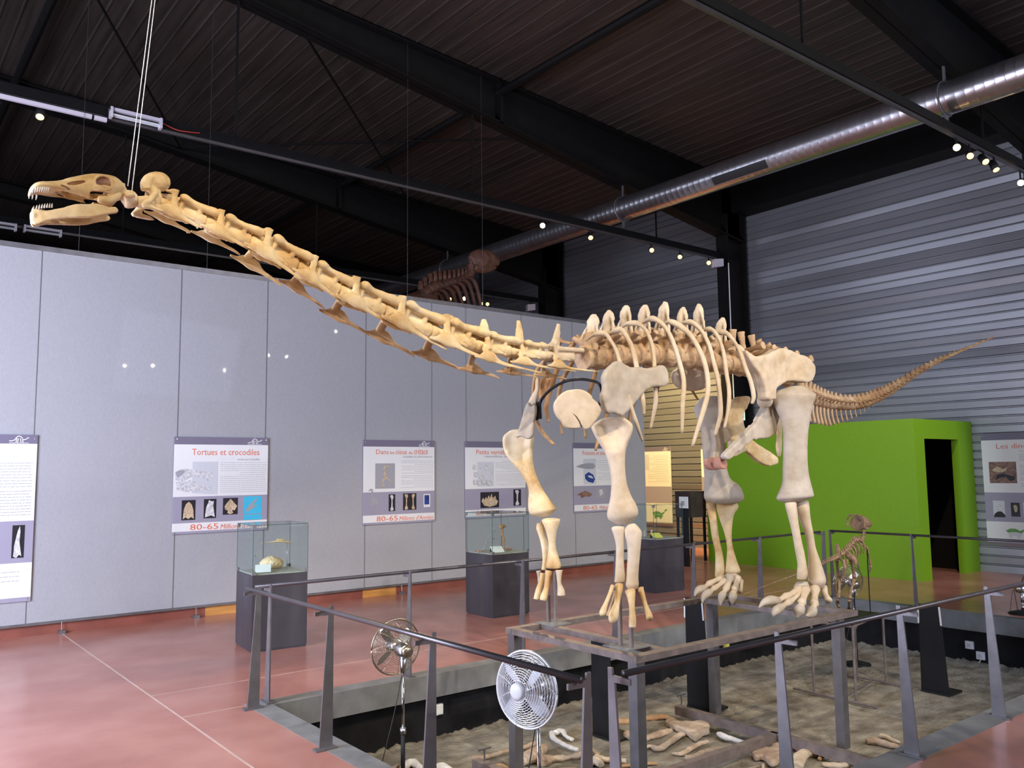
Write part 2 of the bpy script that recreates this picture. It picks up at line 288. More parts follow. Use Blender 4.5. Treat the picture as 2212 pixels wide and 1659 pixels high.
# hanging wires that hold the partition
for px, py in ((170, 544), (447, 580), (880, 641), (1043, 662)):
    x = at(px, py, 'Y', YF+.015).x; o = MB().tube([(x, YF+.015, 4.45), (x, YF+.015, rz(x)-.02)], .0022, 6).build('hanging_wire', M['thinwire'])
    tag(o, {170: 'thin wire dropping to the partition top below the skull', 447: 'thin wire dropping to the partition top behind the upper neck', 880: 'thin wire dropping to the partition top left of the low bright lamp', 1043: 'thin wire dropping to the partition top right of the low bright lamp'}[px], 'wire', 'wires holding up the grey partition')
# ---------------------------------------------------------------- ventilation duct
d = thing('ventilation_duct', (11.5, 4, 6.74), 'long shiny spiral ventilation duct running below the dark roof', 'duct')
mb = MB(); R = []
y = -16
P = []; rr = []
while y <= 34: P += [(11.5, y, 6.74), (11.5, y+.108, 6.74), (11.5, y+.112, 6.74), (11.5, y+.12, 6.74), (11.5, y+.124, 6.74)]; rr += [.2235, .2235, .2244, .2244, .2235]; y += .125
mb.tube(P, rr, 32, caps=False); mb.build('pipe', M['duct'], d, True)
v = MB(); ang = math.radians(200)
for k in range(9): pass
pts = [(11.5+.232*math.cos(a), 0, 6.74+.232*math.sin(a)) for a in [math.radians(198+6*i) for i in range(7)]]
v.prism([(p[0], 7.67, p[2]) for p in pts]+[(11.5+.20*math.cos(math.radians(234-6*i)), 7.67, 6.74+.20*math.sin(math.radians(234-6*i))) for i in range(7)], (0, 1.06, 0)); v.build('grille', M['ductvent'], d)
for Y in (4.95, 11.0, 17):
    b = MB().tube([(11.5+.24*math.cos(a), Y, 6.74+.24*math.sin(a)) for a in [2*math.pi*i/24 for i in range(25)]], .012, 6); b.bar((11.5, Y, 6.98), (11.5, Y, lowz(11.5)+.01), .03); b.bar((11.5, Y, 6.5), (11.5, Y, 6.365), .04); b.build('bracket', M['steel'], d)
# ---------------------------------------------------------------- lighting tracks
TR = {11.07: 'black lighting track ending at the dark column, above the bright lamp', 4.9: 'black lighting track crossing the duct at upper right', 17.0: 'far black lighting track behind the partition top'}
for Y, lab in TR.items():
    t = thing('lighting_track', (0, Y, 6.3), lab, 'lighting track', 'black lighting tracks')
    MB().box((-3.7, Y-.045, 6.24), (14.54, Y+.045, 6.36)).build('tray', M['beam'], t)
    MB().box((-3.7, Y-.02, 6.2), (14.4, Y+.02, 6.24)).build('rail', M['handrail'], t)
    for X in (-3, 0, 4, 8, 12.5): MB().box((X-.015, Y-.01, 6.36), (X+.015, Y+.01, lowz(X)+.02)).build('hanger', M['beam'], t)
def spot(x, y, z0, aim, label, bright, group):
    loc = Vector((x, y, z0)); dr = (Vector(aim)-loc).normalized(); t = thing('spotlight', loc, label, 'spotlight', group)
    hs = MB().tube([loc-dr*.10, loc+dr*.07], [.05, .055], 14).build('housing', M['blacksteel'], t, True)
    MB().tube([loc+dr*.069, loc+dr*.078], [.047, .03], 14).build('lens', M['glow'] if bright else M['glowd'], hs, True)
    MB().bar(loc+Vector((0, 0, .04)), (x, y, 6.2), .02).build('bracket', M['blacksteel'], t)
LK = {0: (-1, -1, 2)}
for px, py, Y, aim, br_, lab in ((88, 243, 11.07, (1, 9, 3), 0, 'small black spotlight under the track at far left'), (1172, 483, 11.07, (0, 0, 2), 1, 'glaring spotlight on the middle track, the brightest star'),
    (1275, 510, 11.07, (7, 6, 1), 0, 'small spotlight just right of the brightest lamp'), (1407, 536, 11.07, (5, 3, 2), 0, 'round black spotlight under the track left of the column, third from the column'), (1469, 552, 11.07, (5, 5, 1.5), 0, 'round black spotlight under the track, second from the column'),
    (1531, 568, 11.07, (0, 0, 2.2), 0, 'lit spotlight next to the white floodlight by the column'), (2067, 318, 4.9, (2, 1, 2), 1, 'leftmost lit spotlight of the cluster at the right'), (2095, 335, 4.9, (4, 1, 1), 0, 'second spotlight of the cluster at the right'),
    (2125, 345, 4.9, (9, 1, 1), 0, 'third spotlight of the cluster, tilted down'), (2148, 360, 4.9, (11, 2, 0), 0, 'fourth spotlight of the cluster, tilted down'), (2205, 395, 4.9, (0, 0, 1.8), 1, 'glaring spotlight at the right frame edge'),
    (970, 645, 17, (9, 8, 2), 0, 'tiny spotlight left of the low star lamp'), (1003, 645, 17, (0, 0, 1.8), 1, 'glaring spotlight above the neck, low over the partition'), (1038, 655, 17, (9, 8, 2), 0, 'tiny spotlight just right of the low star lamp'), (1053, 657, 17, (1, 1, 2), 0, 'small lit spotlight at the right of the low row')):
    q = at(px, py, 'Y', Y); spot(q.x, Y, min(q.z, 6.09), aim, lab, br_, 'spotlights on the tracks')
for px, py, Y, lab in ((1552, 569, 10.88, 'white box floodlight beside the dark column'), (1147, 665, 16.78, 'small white floodlight low over the partition')):
    q = at(px, py, 'Y', Y); t = thing('floodlight', q, lab, 'floodlight', 'box floodlights')
    MB().prism([q+Vector((-.11, 0, -.09)), q+Vector((.11, -.05, -.05)), q+Vector((.11, -.05, .11)), q+Vector((-.11, 0, .08))], (.03, .12, 0)).build('housing', M['tube'], t)
    MB().bar(q+Vector((.1, .03, .05)), (q.x+.14, 11.03 if Y < 12 else 16.96, 6.24), .02).build('arm', M['blacksteel'], t)
for px0, py0, px1, py1, Y, n, lab in ((237, 243, 349, 270, 10.955, 'fluorescent_fitting', 'unlit twin tube light crossed by the head cables'), (51, 495, 133, 505, 16.9, 'fluorescent_fitting', 'unlit tube light below the jaw tip, above the partition'), (-60, 480, 36, 492, 16.9, 'fluorescent_fitting', 'unlit tube light cut by the left frame edge')):
    a = at(px0, py0, 'Y', Y); b = at(px1, py1, 'Y', Y); a.z = b.z = (a.z+b.z)/2; t = thing(n, a, lab, 'tube light', 'unlit tube lights')
    MB().box((a.x, Y-.03, a.z+.03), (b.x, Y+.03, a.z+.07)).box((a.x, Y-.05, a.z-.06), (a.x+.03, Y+.05, a.z+.07)).box((b.x-.03, Y-.05, a.z-.06), (b.x, Y+.05, a.z+.07)).build('body', M['tube'], t)
    for s in (-.028, .028): MB().tube([(a.x+.03, Y+s, a.z-.02), (b.x-.03, Y+s, a.z-.02)], .014).build('tube', M['palegrey'], t)
    if Y < 12: MB().tube([(b.x, 10.98, a.z+.04), (b.x+.2, 10.98, a.z-.01), (b.x+.4, 10.99, a.z+.01), (b.x+.5, 11.0, a.z+.03)], .007, 6, sm=4).build('power_cable', M['redcord'], t)
for x0, x1, lab in ((-.5, 2.19, 'long pale strip light under the track at the far left'), (2.22, 2.36, 'short pale strip light right of the long one')):
    t = MB().box((x0, 10.98, 6.14), (x1, 11.02, 6.19)).build('strip_light', M['tube']); tag(t, lab, 'strip light', 'pale strips under the track')
o = MB().tube([(14.5, 10.86, 6.1), (14.5, 10.86, 4.2), (14.52, 10.86, 2.6)], .012, 6).build('conduit', M['white']); tag(o, 'thin white conduit running down the dark column', 'conduit')
q = at(1604, 897, 'Y', 11.01); o = thing('exit_sign', q, 'small lit green and white sign on the dark column', 'sign')
MB().box((q.x-.075, 11.0, q.z-.11), (q.x+.075, 11.038, q.z+.11)).build('case', M['socket'], o); MB().box((q.x-.06, 10.996, q.z-.1), (q.x+.06, 11.0, q.z+.1)).build('panel', M['exitg'], o)
MB().prism([(q.x+.02, 10.995, q.z-.06), (q.x-.02, 10.995, q.z-.06), (q.x-.02, 10.995, q.z+.02), (q.x-.035, 10.995, q.z+.02), (q.x, 10.995, q.z+.07), (q.x+.035, 10.995, q.z+.02), (q.x+.02, 10.995, q.z+.02)], (0, -.002, 0)).build('arrow', M['greenprint'], o)
# ---------------------------------------------------------------- fences round the pit
def fence(label, posts, out, a, b, cap0=.1, cap1=.1):
    a = Vector(a); b = Vector(b); out = Vector(out); d = (b-a).normalized()
    t = thing('fence_section', a, label, 'fence', 'dark steel fences round the pit')
    MB().tube([a-d*cap0+out*.042+Vector((0, 0, .898)), b+d*cap1+out*.042+Vector((0, 0, .898))], .0155, 12).build('handrail', M['handrail'], t, True)
    for s in posts:
        p = a+d*s; i = -out
        m = MB().prism([p+out*.055-d*.006+Vector((0, 0, .01)), p+i*.04-d*.006+Vector((0, 0, .01)), p+i*.04-d*.006+Vector((0, 0, .915)), p+i*.015-d*.006+Vector((0, 0, .915)), p+i*.012-d*.006+Vector((0, 0, .885)), p+out*.095-d*.006+Vector((0, 0, .883)), p+out*.095-d*.006+Vector((0, 0, .858)), p+out*.0-d*.006+Vector((0, 0, .855))], d*.012)
        po = m.build('post', M['steel'], t)
        q = p+out*.01; MB().box((q.x-(.03 if abs(d.x) > .5 else .075), q.y-(.075 if abs(d.x) > .5 else .03), .001), (q.x+(.03 if abs(d.x) > .5 else .075), q.y+(.075 if abs(d.x) > .5 else .03), .013)).build('base_plate', M['steel'], po)
fence('near left steel fence with four tapered posts, left of the open gap', (0, 1.235, 2.47, 3.70), (-1, 0, 0), (2.585, 6.48, 0), (2.585, 2.78, 0), .08, .03)
fence('long far steel fence passing behind the skeleton', (0, 1.29, 2.58, 3.87, 5.16, 6.45, 7.9), (0, 1, 0), (2.73, 6.575, 0), (10.63, 6.575, 0), .1, .02)
fence('near right steel fence starting at the front corner of the platform', (.02, 1.28, 2.59, 3.86, 5.15, 6.43, 7.7), (0, -1, 0), (2.73, 2.752, 0), (10.43, 2.752, 0), -.03, .1)
fence('dark far right fence in front of the green box', (0, 1.15, 2.5, 3.72), (1, 0, 0), (10.88, 6.6, 0), (10.88, 2.88, 0), .03, .03)
# ---------------------------------------------------------------- steel platform
t = thing('steel_platform', (5.6, 4.73, -.57), 'raised brown steel frame that carries the long-necked skeleton', 'platform')
S = .075
def fr(a, b, w=S, h=.045): return MB().bar(a, b, w, h).build('beam', M['plat'], t)
zt = .55-.0225
for Y in (4.06, 5.40): fr((4.22, Y, zt), (7.0, Y, zt))
for X in (4.257, 4.56, 6.6, 6.96): fr((X, 4.10, zt), (X, 5.36, zt), .07, .044)
MB().box((4.30, 4.18, .551), (4.54, 4.42, .559)).build('weld_plate', M['kerb'], t); MB().box((4.52, 5.2, .551), (4.72, 5.42, .559)).build('weld_plate', M['kerb'], t)
for X, Y in ((4.27, 4.07), (4.27, 5.38), (6.75, 4.07), (6.72, 5.38)): MB().box((X-.04, Y-.04, -.56), (X+.04, Y+.04, zt-.022)).build('leg', M['steel'], t)
for a, b in (((6.40, 5.58, -.5), (6.40, 3.2, -.5)), ((4.05, 5.62, -.5), (4.05, 3.2, -.5)), ((4.05, 4.49, -.5), (6.40, 4.49, -.5))): fr(a, b, .07, .08)
for x, y in ((4.05, 5.5), (6.42, 5.54)): MB().tube([(x, y, -.45), (x, y, -.36)], .008, 6).tube([(x-.06, y, -.36), (x+.06, y, -.36)], .008, 6).build('screw_handle', M['steel'], t)
# raptor's own little frame
t = thing('rod_table', (8.6, 5, -.57), 'thin rusty rod frame in the pit under the small skeleton', 'stand')
for x, y in ((8.12, 5.2), (9.1, 5.28), (9.12, 4.95), (8.15, 4.75)): MB().tube([(x, y, -.57), (x, y, .17)], .014, 8).build('leg', M['plat'], t)
for a, b in (((8.12, 5.45, -.56), (8.1, 4.5, -.56)), ((9.08, 5.6, -.56), (9.1, 4.64, -.56)), ((8.1, 4.9, -.56), (9.1, 5.1, -.56)), ((8.12, 5.2, .17), (9.1, 5.28, .17)), ((9.1, 5.28, .17), (9.12, 4.95, .17)), ((9.12, 4.95, .17), (8.15, 4.75, .17)), ((8.15, 4.75, .17), (8.12, 5.2, .17))): MB().tube([a, b], .012, 8).build('rod', M['plat'], t)
MB().box((8.2, 4.85, .18), (8.95, 5.2, .205)).build('board', M['blacksteel'], t)
# black panel stands in the pit
for x, y, h, lab in ((5.44, 5.6, .3, 'black sheet-metal stand in the pit behind the front platform leg'), (6.78, 5.63, .50, 'black sheet-metal stand below the hind feet, white strips at its top'), (9.12, 4.42, .33, 'black sheet-metal stand in the far right of the pit')):
    t = thing('panel_stand', (x, y, -.58), lab, 'stand', 'black stands in the pit')
    MB().prism([(x, y-.145, -.57), (x, y+.145, -.57), (x-.03, y+.11, h), (x-.03, y-.11, h)], (.012, 0, 0)).build('upright', M['blacksteel'], t); ur = t.children[0]
    MB().box((x-.03, y-.17, -.575), (x+.24, y+.13, -.555)).build('base_plate', M['blacksteel'], t)
    if h > .31:
        for s in (-.118, .118): MB().prism([(x-.035, y+s-.008, h-.2), (x-.035, y+s+.008, h-.2), (x-.04, y+s*.93+.008, h-.01), (x-.04, y+s*.93-.008, h-.01)], (.006, 0, 0)).build('light_strip', M['white'], ur)
# sockets and cord on the pit wall
for px, py, lab in ((2095, 1393, 'upper white socket box on the black pit wall'), (2119, 1416, 'lower white socket box with a cord on the black pit wall')):
    q = at(px, py, 'X', 10.89); t = thing('wall_socket', q, lab, 'socket', 'sockets in the pit'); MB().box((10.865, q.y-.045, q.z-.045), (10.9, q.y+.045, q.z+.045)).build('box', M['socket'], t); MB().box((10.86, q.y-.02, q.z-.02), (10.866, q.y+.02, q.z+.02)).build('cover', M['tube'], t)
q = at(2119, 1424, 'X', 10.86); o = MB().tube([q, q+Vector((-.02, .06, -.06)), q+Vector((-.3, .3, -.11)), q+Vector((-.5, .5, -.1)), q+Vector((-.6, .62, -.07))], .006, 6, sm=5).build('power_cord', M['whitecord']); tag(o, 'white cord trailing from the lower socket across the gravel', 'cord')
for px, py, lab in ((946, 1533, 'pale box fixed to the pit wall behind a fence post'), (1310, 1455, 'small pale box on the pit wall beside the black stand'), (1567, 1392, 'small yellow box on the pit wall under the platform')):
    q = at(px, py, 'Y', 6.57); o = MB().box((q.x-.03, 6.545, q.z-.04), (q.x+.04, 6.58, q.z+.05)).box((q.x-.02, 6.535, q.z-.03), (q.x+.03, 6.546, q.z+.04)).build('junction_box', M['paper'] if px < 1500 else M['yellow']); tag(o, lab, 'box', 'boxes on the pit wall')
# anchors of the partition
for x, lab in ((2.08, 'small steel floor anchor at the joint line, left'), (3.59, 'small steel floor anchor left of the first display case'), (6.57, 'small steel floor anchor behind the far fence')):
    t = thing('floor_anchor', (x, 10.93, 0), lab, 'anchor', 'anchors under the partition'); MB().box((x-.035, 10.895, 0), (x+.035, 10.965, .035)).build('block', M['steel'], t); MB().tube([(x, 10.93, .035), (x, 10.945, .13)], .006, 6).build('rod', M['chromed'], t)
#=DINO=
# ---------------------------------------------------------------- long-necked skeleton
YM = 4.75
SK = thing('sauropod_skeleton', (5.6, YM, .55), 'huge cream and tan long-necked dinosaur skeleton standing on the steel platform', 'dinosaur skeleton')
def loft(secs, p, n, tk=.7, sub=4, seg=20, dent=None, pw=1.0, capr=.5):
    """secs: (lx, ly, rx, ry[, tk]) picture outlines left/right -> solid of real depth about the plane through p with normal n"""
    n = Vector(n).normalized(); Ls = [onplane(s[0], s[1], p, n) for s in secs]; Rs = [onplane(s[2], s[3], p, n) for s in secs]; T = [s[4] if len(s) > 4 else tk for s in secs]
    L2, T2 = crs(Ls, T, sub); R2, _ = crs(Rs, T, sub); R = []
    def ring(c, a, t, k=1):
        out = []
        for j in range(seg):
            q = 2*math.pi*j/seg; cs, sn = math.cos(q), math.sin(q); out.append(c+a*(math.copysign(abs(cs)**pw, cs)*k)+n*(t*a.length*math.copysign(abs(sn)**pw, sn)*k))
        return out
    m = len(L2)
    for i in range(m):
        c = (L2[i]+R2[i])/2; a = (R2[i]-L2[i])/2
        if i == 0 or i == m-1:
            o = (L2[1]+R2[1])/2 if i == 0 else (L2[-2]+R2[-2])/2; dr = (c-o).normalized()*a.length*.16*capr*2
            e = [ring(c+dr*.9, a, T2[i], .45), ring(c+dr*.55, a, T2[i], .8)]
            if i == 0: R += e+[ring(c, a, T2[i], .98)]
            else: R += [ring(c, a, T2[i], .98)]+e[::-1]
        else: R.append(ring(c, a, T2[i]))
    if dent:
        t0, t1, am, wd, side = dent
        for i, r in enumerate(R):
            t = i/(len(R)-1)
            if t0 < t < t1:
                f = math.sin(math.pi*(t-t0)/(t1-t0))**.7
                c = sum(r, Vector())/seg; a = (r[0]-r[seg//2]).length/2
                for j in range(seg):
                    q = 2*math.pi*j/seg; s_ = math.sin(q)*side
                    if s_ > 0: x = abs(math.cos(q)); k = f*max(0, 1-(x/wd)**4)*am; r[j] = r[j]-n*side*(k*a)
    return MB().rings(R)
def bone(name, secs, p, n, m=None, cv=None, **k):
    if cv: secs = [tuple(sum([list(cv(s[0], s[1])), list(cv(s[2], s[3])), list(s[4:])], [])) for s in secs]
    return loft(secs, p, n, **k).build(name, m or B_BODY, SK, True)
def platebone(name, outline, p, n, th, m, cv=None, vox=.012, curve=None, parent=None, disp=.012, nsm=3):
    if cv: outline = [cv(*q) for q in outline]
    n = Vector(n).normalized(); P = closed([onplane(x, y, p, n) for x, y in outline], 3)
    k = len(P); me = bpy.data.meshes.new(name); bm = bmesh.new()
    va = [bm.verts.new(q-n*th/2) for q in P]; vb = [bm.verts.new(q+n*th/2) for q in P]
    fa = bm.faces.new(va[::-1]); fb = bm.faces.new(vb)
    for i in range(k): bm.faces.new((va[i], va[(i+1) % k], vb[(i+1) % k], vb[i]))
    bmesh.ops.triangulate(bm, faces=[fa, fb]); bm.to_mesh(me); bm.free(); me.materials.append(m)
    o = bpy.data.objects.new(name, me); C.objects.link(o); remesh(o, vox, nsm, disp, .12)
    if curve:
        for v in o.data.vertices: v.co += Vector(curve(v.co))
    par(o, parent or SK); return o
def ptube(pts, Y, rpx, cv=None, seg=10, sm=5, flat=None, fd=None):
    """picture polyline on sagittal plane Y (number or per-point list) -> tube, radii in picture pixels"""
    if cv: pts = [cv(*q) for q in pts]
    Ys = Y if hasattr(Y, '__len__') else [Y]*len(pts); P = [at(x, y, 'Y', yy) for (x, y), yy in zip(pts, Ys)]
    rr = rpx if hasattr(rpx, '__len__') else [rpx]*len(pts); R = [r*(p-CAM).dot(fw)/F for r, p in zip(rr, P)]
    return MB().tube(P, R, seg, sm=sm, flat=flat, flatdir=fd)
z1 = crop(0, 340, 5.183); z2 = crop(250, 360, 4.88); z4 = crop(1050, 620, 4.424); z5 = crop(1450, 620, 4.88); z6 = crop(1050, 780, 4.367); z7 = crop(1100, 1080, 4.88); z8 = crop(1450, 820, 3.071)
def xs(z, px, py, Y=YM): return at(*z(px, py), 'Y', Y)
# ---- skull
st_ = [(322, 372, 440, .03), (345, 330, 425, .062), (390, 297, 402, .078), (460, 284, 398, .085), (560, 283, 418, .086), (660, 268, 436, .082), (760, 236, 452, .080), (880, 210, 480, .084), (1000, 190, 505, .090), (1100, 189, 530, .094), (1180, 198, 540, .092), (1260, 218, 505, .086), (1320, 255, 470, .07), (1375, 300, 410, .045), (1395, 325, 370, .02)]
def skullmesh(k, kw, z0=0):
    R = []
    for x, t, b, wd in st_:
        T = xs(z1, x, t); B = xs(z1, x, b); c = (T+B)/2; h = (T-B).length/2*k; wd *= kw
        R.append([c+Vector((0, -wd*math.copysign(abs(math.cos(q))**.8, math.cos(q))*(1-.30*max(0, math.sin(q))), h*math.copysign(abs(math.sin(q))**.85, math.sin(q)))) for q in [2*math.pi*j/28 for j in range(28)]])
    P = [[Vector(crs([R[i][j] for i in range(len(R))], [0]*len(R), 3)[0][k2]) for j in range(28)] for k2 in range(3*(len(R)-1)+1)]
    return P
so = MB().rings(skullmesh(1, 1)); skull = so.build('skull', B_NECK, None, True); remesh(skull, .005, 2, .005, .05)
inn = skullmesh(.80, .80)[5:-6]; inn = [[v+Vector((0, 0, -.018)) for v in r] for r in inn]
cut(skull, MB().rings(inn).build('c', B_DARK))
cut(skull, MB().prism([Vector((q.x, YM-.064, q.z)) for q in [xs(z1, x, y) for x, y in ((420, 640), (420, 405), (520, 408), (640, 425), (800, 455), (960, 488), (1030, 520), (1030, 660))]], (0, .128, 0)).build('c', B_DARK))
def hole(o, pts): 
    P = closed([xs(z1, x, y, 4.67) for x, y in pts], 3); P = [Vector((p.x, 4.4, p.z)) for p in P]; cut(o, MB().prism(P, (0, .7, 0)).build('c', B_DARK))
def ell(cx_, cy_, a, b, rot=0, n=10): c, s_ = math.cos(math.radians(rot)), math.sin(math.radians(rot)); return [(cx_+a*math.cos(t)*c-b*math.sin(t)*s_, cy_+a*math.cos(t)*s_+b*math.sin(t)*c) for t in [2*math.pi*i/n for i in range(n)]]
hole(skull, ell(1160, 285, 96, 76, 15)); hole(skull, ell(855, 282, 108, 25, -8)); hole(skull, ell(735, 333, 62, 11, 22)); hole(skull, [(1010, 385), (1090, 380), (1180, 395), (1235, 415), (1190, 440), (1090, 445), (1030, 455)])
par(skull, SK)
# cheek/quadrate ramps and braincase lumps
a = MB(); 
for s in (-1, 1): a.tube([xs(z1, 1060, 500)+Vector((0, s*.07, 0)), xs(z1, 1150, 520)+Vector((0, s*.075, 0)), xs(z1, 1230, 500)+Vector((0, s*.07, 0)), xs(z1, 1310, 440)+Vector((0, s*.05, 0))], [.02, .024, .022, .018], 10, sm=4)
a.ball(xs(z1, 1350, 390), .034, (1, 1.2, 1.3)); a.ball(xs(z1, 1370, 320), .014, (1, 3, 1)); a.ball(xs(z1, 1290, 400), .04, (1, 1, 1.1)); a.tube([xs(z1, 1370, 380), xs(z1, 1410, 440)], .012, 8)
for s in (-1, 1):
    P_ = [Vector((v.x, YM+s*(.085-.012*max(0, (v.z-3.30)/.08)), v.z)) for v in [xs(z1, *q_, 4.67) for q_ in ell(1160, 287, 104, 84, 15, 14)]]; a.tube(P_+[P_[0]], .0085, 8, sm=2)
    a.tube([xs(z1, 1000, 385)+Vector((0, s*.083, 0)), xs(z1, 1110, 372)+Vector((0, s*.088, 0)), xs(z1, 1230, 400)+Vector((0, s*.075, 0)), xs(z1, 1310, 425)+Vector((0, s*.05, 0))], [.008, .008, .01, .014], 8, sm=3)
bc = a.build('braincase', B_NECK, SK); remesh(bc, .006, 3, .006, .03)
# mandible: two rami that spread towards the back and meet at the chin
mo = [(355, 595), (400, 560), (480, 580), (560, 592), (700, 574), (820, 545), (960, 545), (1060, 538), (1150, 558), (1200, 582), (1265, 575), (1302, 612), (1285, 640), (1180, 655), (1100, 672), (1000, 690), (860, 692), (700, 692), (560, 700), (470, 727), (400, 742), (368, 705), (360, 650)]
mn = []
for s in (-1, 1):
    P = closed([xs(z1, x, y, 4.70) for x, y in mo], 2); x0 = min(p.x for p in P); x1 = max(p.x for p in P)
    wf = lambda p: .012+.085*min(1, max(0, (p.x-x0)/(x1-x0)*1.9))**.6
    me = MB(); k = len(P); A = [Vector((p.x, YM+s*wf(p), p.z)) for p in P]; B = [Vector((p.x, YM+s*(wf(p)-.024), p.z)) for p in P]
    me.add(A+B, [list(range(k)), list(range(k, 2*k))[::-1]]+[(i, (i+1) % k, (i+1) % k+k, i+k) for i in range(k)]); mn.append(me)
mm = mn[0]; mm.add(mn[1].v, mn[1].f); mm.ball(xs(z1, 385, 665), .03, (.7, 1.2, 1.1))
mand = mm.build('mandible', B_NECK, SK); md = mand.modifiers.new('t', 'TRIANGULATE'); bake(mand); remesh(mand, .0048, 3, .005, .05)
for i in range(11):
    s = -1 if i < 8 else 1; j = i if i < 8 else (i-8)*2
    x = 352+j*23; b = xs(z1, x, 395-min(j, 2)*5+j*2.2); wd = (.05, .066, .072, .075, .078, .079, .08, .081)[j]; b.y = YM+s*wd
    MB().tube([b+Vector((0, 0, .008)), b+Vector((-.001, 0, -.006)), b+Vector((-.004, -s*.004, -.020))], [.0042, .0038, .0012], 7).build('tooth', B_WHITE, skull, True)
    x = 368+j*26; b = xs(z1, x, 588); b.y = YM+s*min(.012+.02*j**.6+.004, .07)
    MB().tube([b+Vector((0, 0, -.006)), b+Vector((0, 0, .004)), b+Vector((.002, -s*.003, .018))], [.0042, .0038, .0012], 7).build('tooth', B_WHITE, mand, True)
# ---- atlas and axis
a = MB(); a.tube([xs(z1, 1375, 480), xs(z1, 1430, 470), xs(z1, 1520, 470)], [.04, .05, .042], 14, sm=4); a.tube([xs(z1, 1400, 430, 4.68), xs(z1, 1500, 410, 4.68)], [.016, .022], 10)
a.tube([xs(z1, 1400, 430, 4.82), xs(z1, 1500, 410, 4.82)], [.016, .022], 10); at_ = a.build('atlas_vertebra', B_NECK, SK); remesh(at_, .006, 4, .012, .03)
a = MB(); a.ball(xs(z1, 1775, 270), .058, (1.15, .8, .95), 20); a.tube([xs(z1, 1640, 370), xs(z1, 1640, 280), xs(z1, 1720, 225), xs(z1, 1820, 270), xs(z1, 1880, 330)], [.028, .03, .03, .025, .02], 12, sm=4, flat=1.5, flatdir=(0, 1, 0))
a.tube([xs(z1, 1520, 500), xs(z1, 1620, 500), xs(z1, 1780, 530)], [.03, .036, .038], 14, sm=4); a.tube([xs(z1, 1700, 330), xs(z1, 1760, 450), xs(z1, 1780, 540)], [.03, .028, .03], 12, sm=3)
for s in (-1, 1): a.tube([xs(z1, 1690, 370)+Vector((0, s*.05, 0)), xs(z1, 1680, 460)+Vector((0, s*.09, 0)), xs(z1, 1600, 545)+Vector((0, s*.1, 0)), xs(z1, 1525, 588)+Vector((0, s*.1, 0))], [.018, .019, .02, .008], 10, sm=5); a.tube([xs(z1, 1540, 590)+Vector((0, s*.1, 0)), xs(z1, 1680, 620)+Vector((0, s*.095, 0)), xs(z1, 1790, 660)+Vector((0, s*.09, 0))], [.012, .015, .005], 8, sm=5)
ax = a.build('axis_vertebra', B_NECK, SK); remesh(ax, .006, 4, .012, .04)
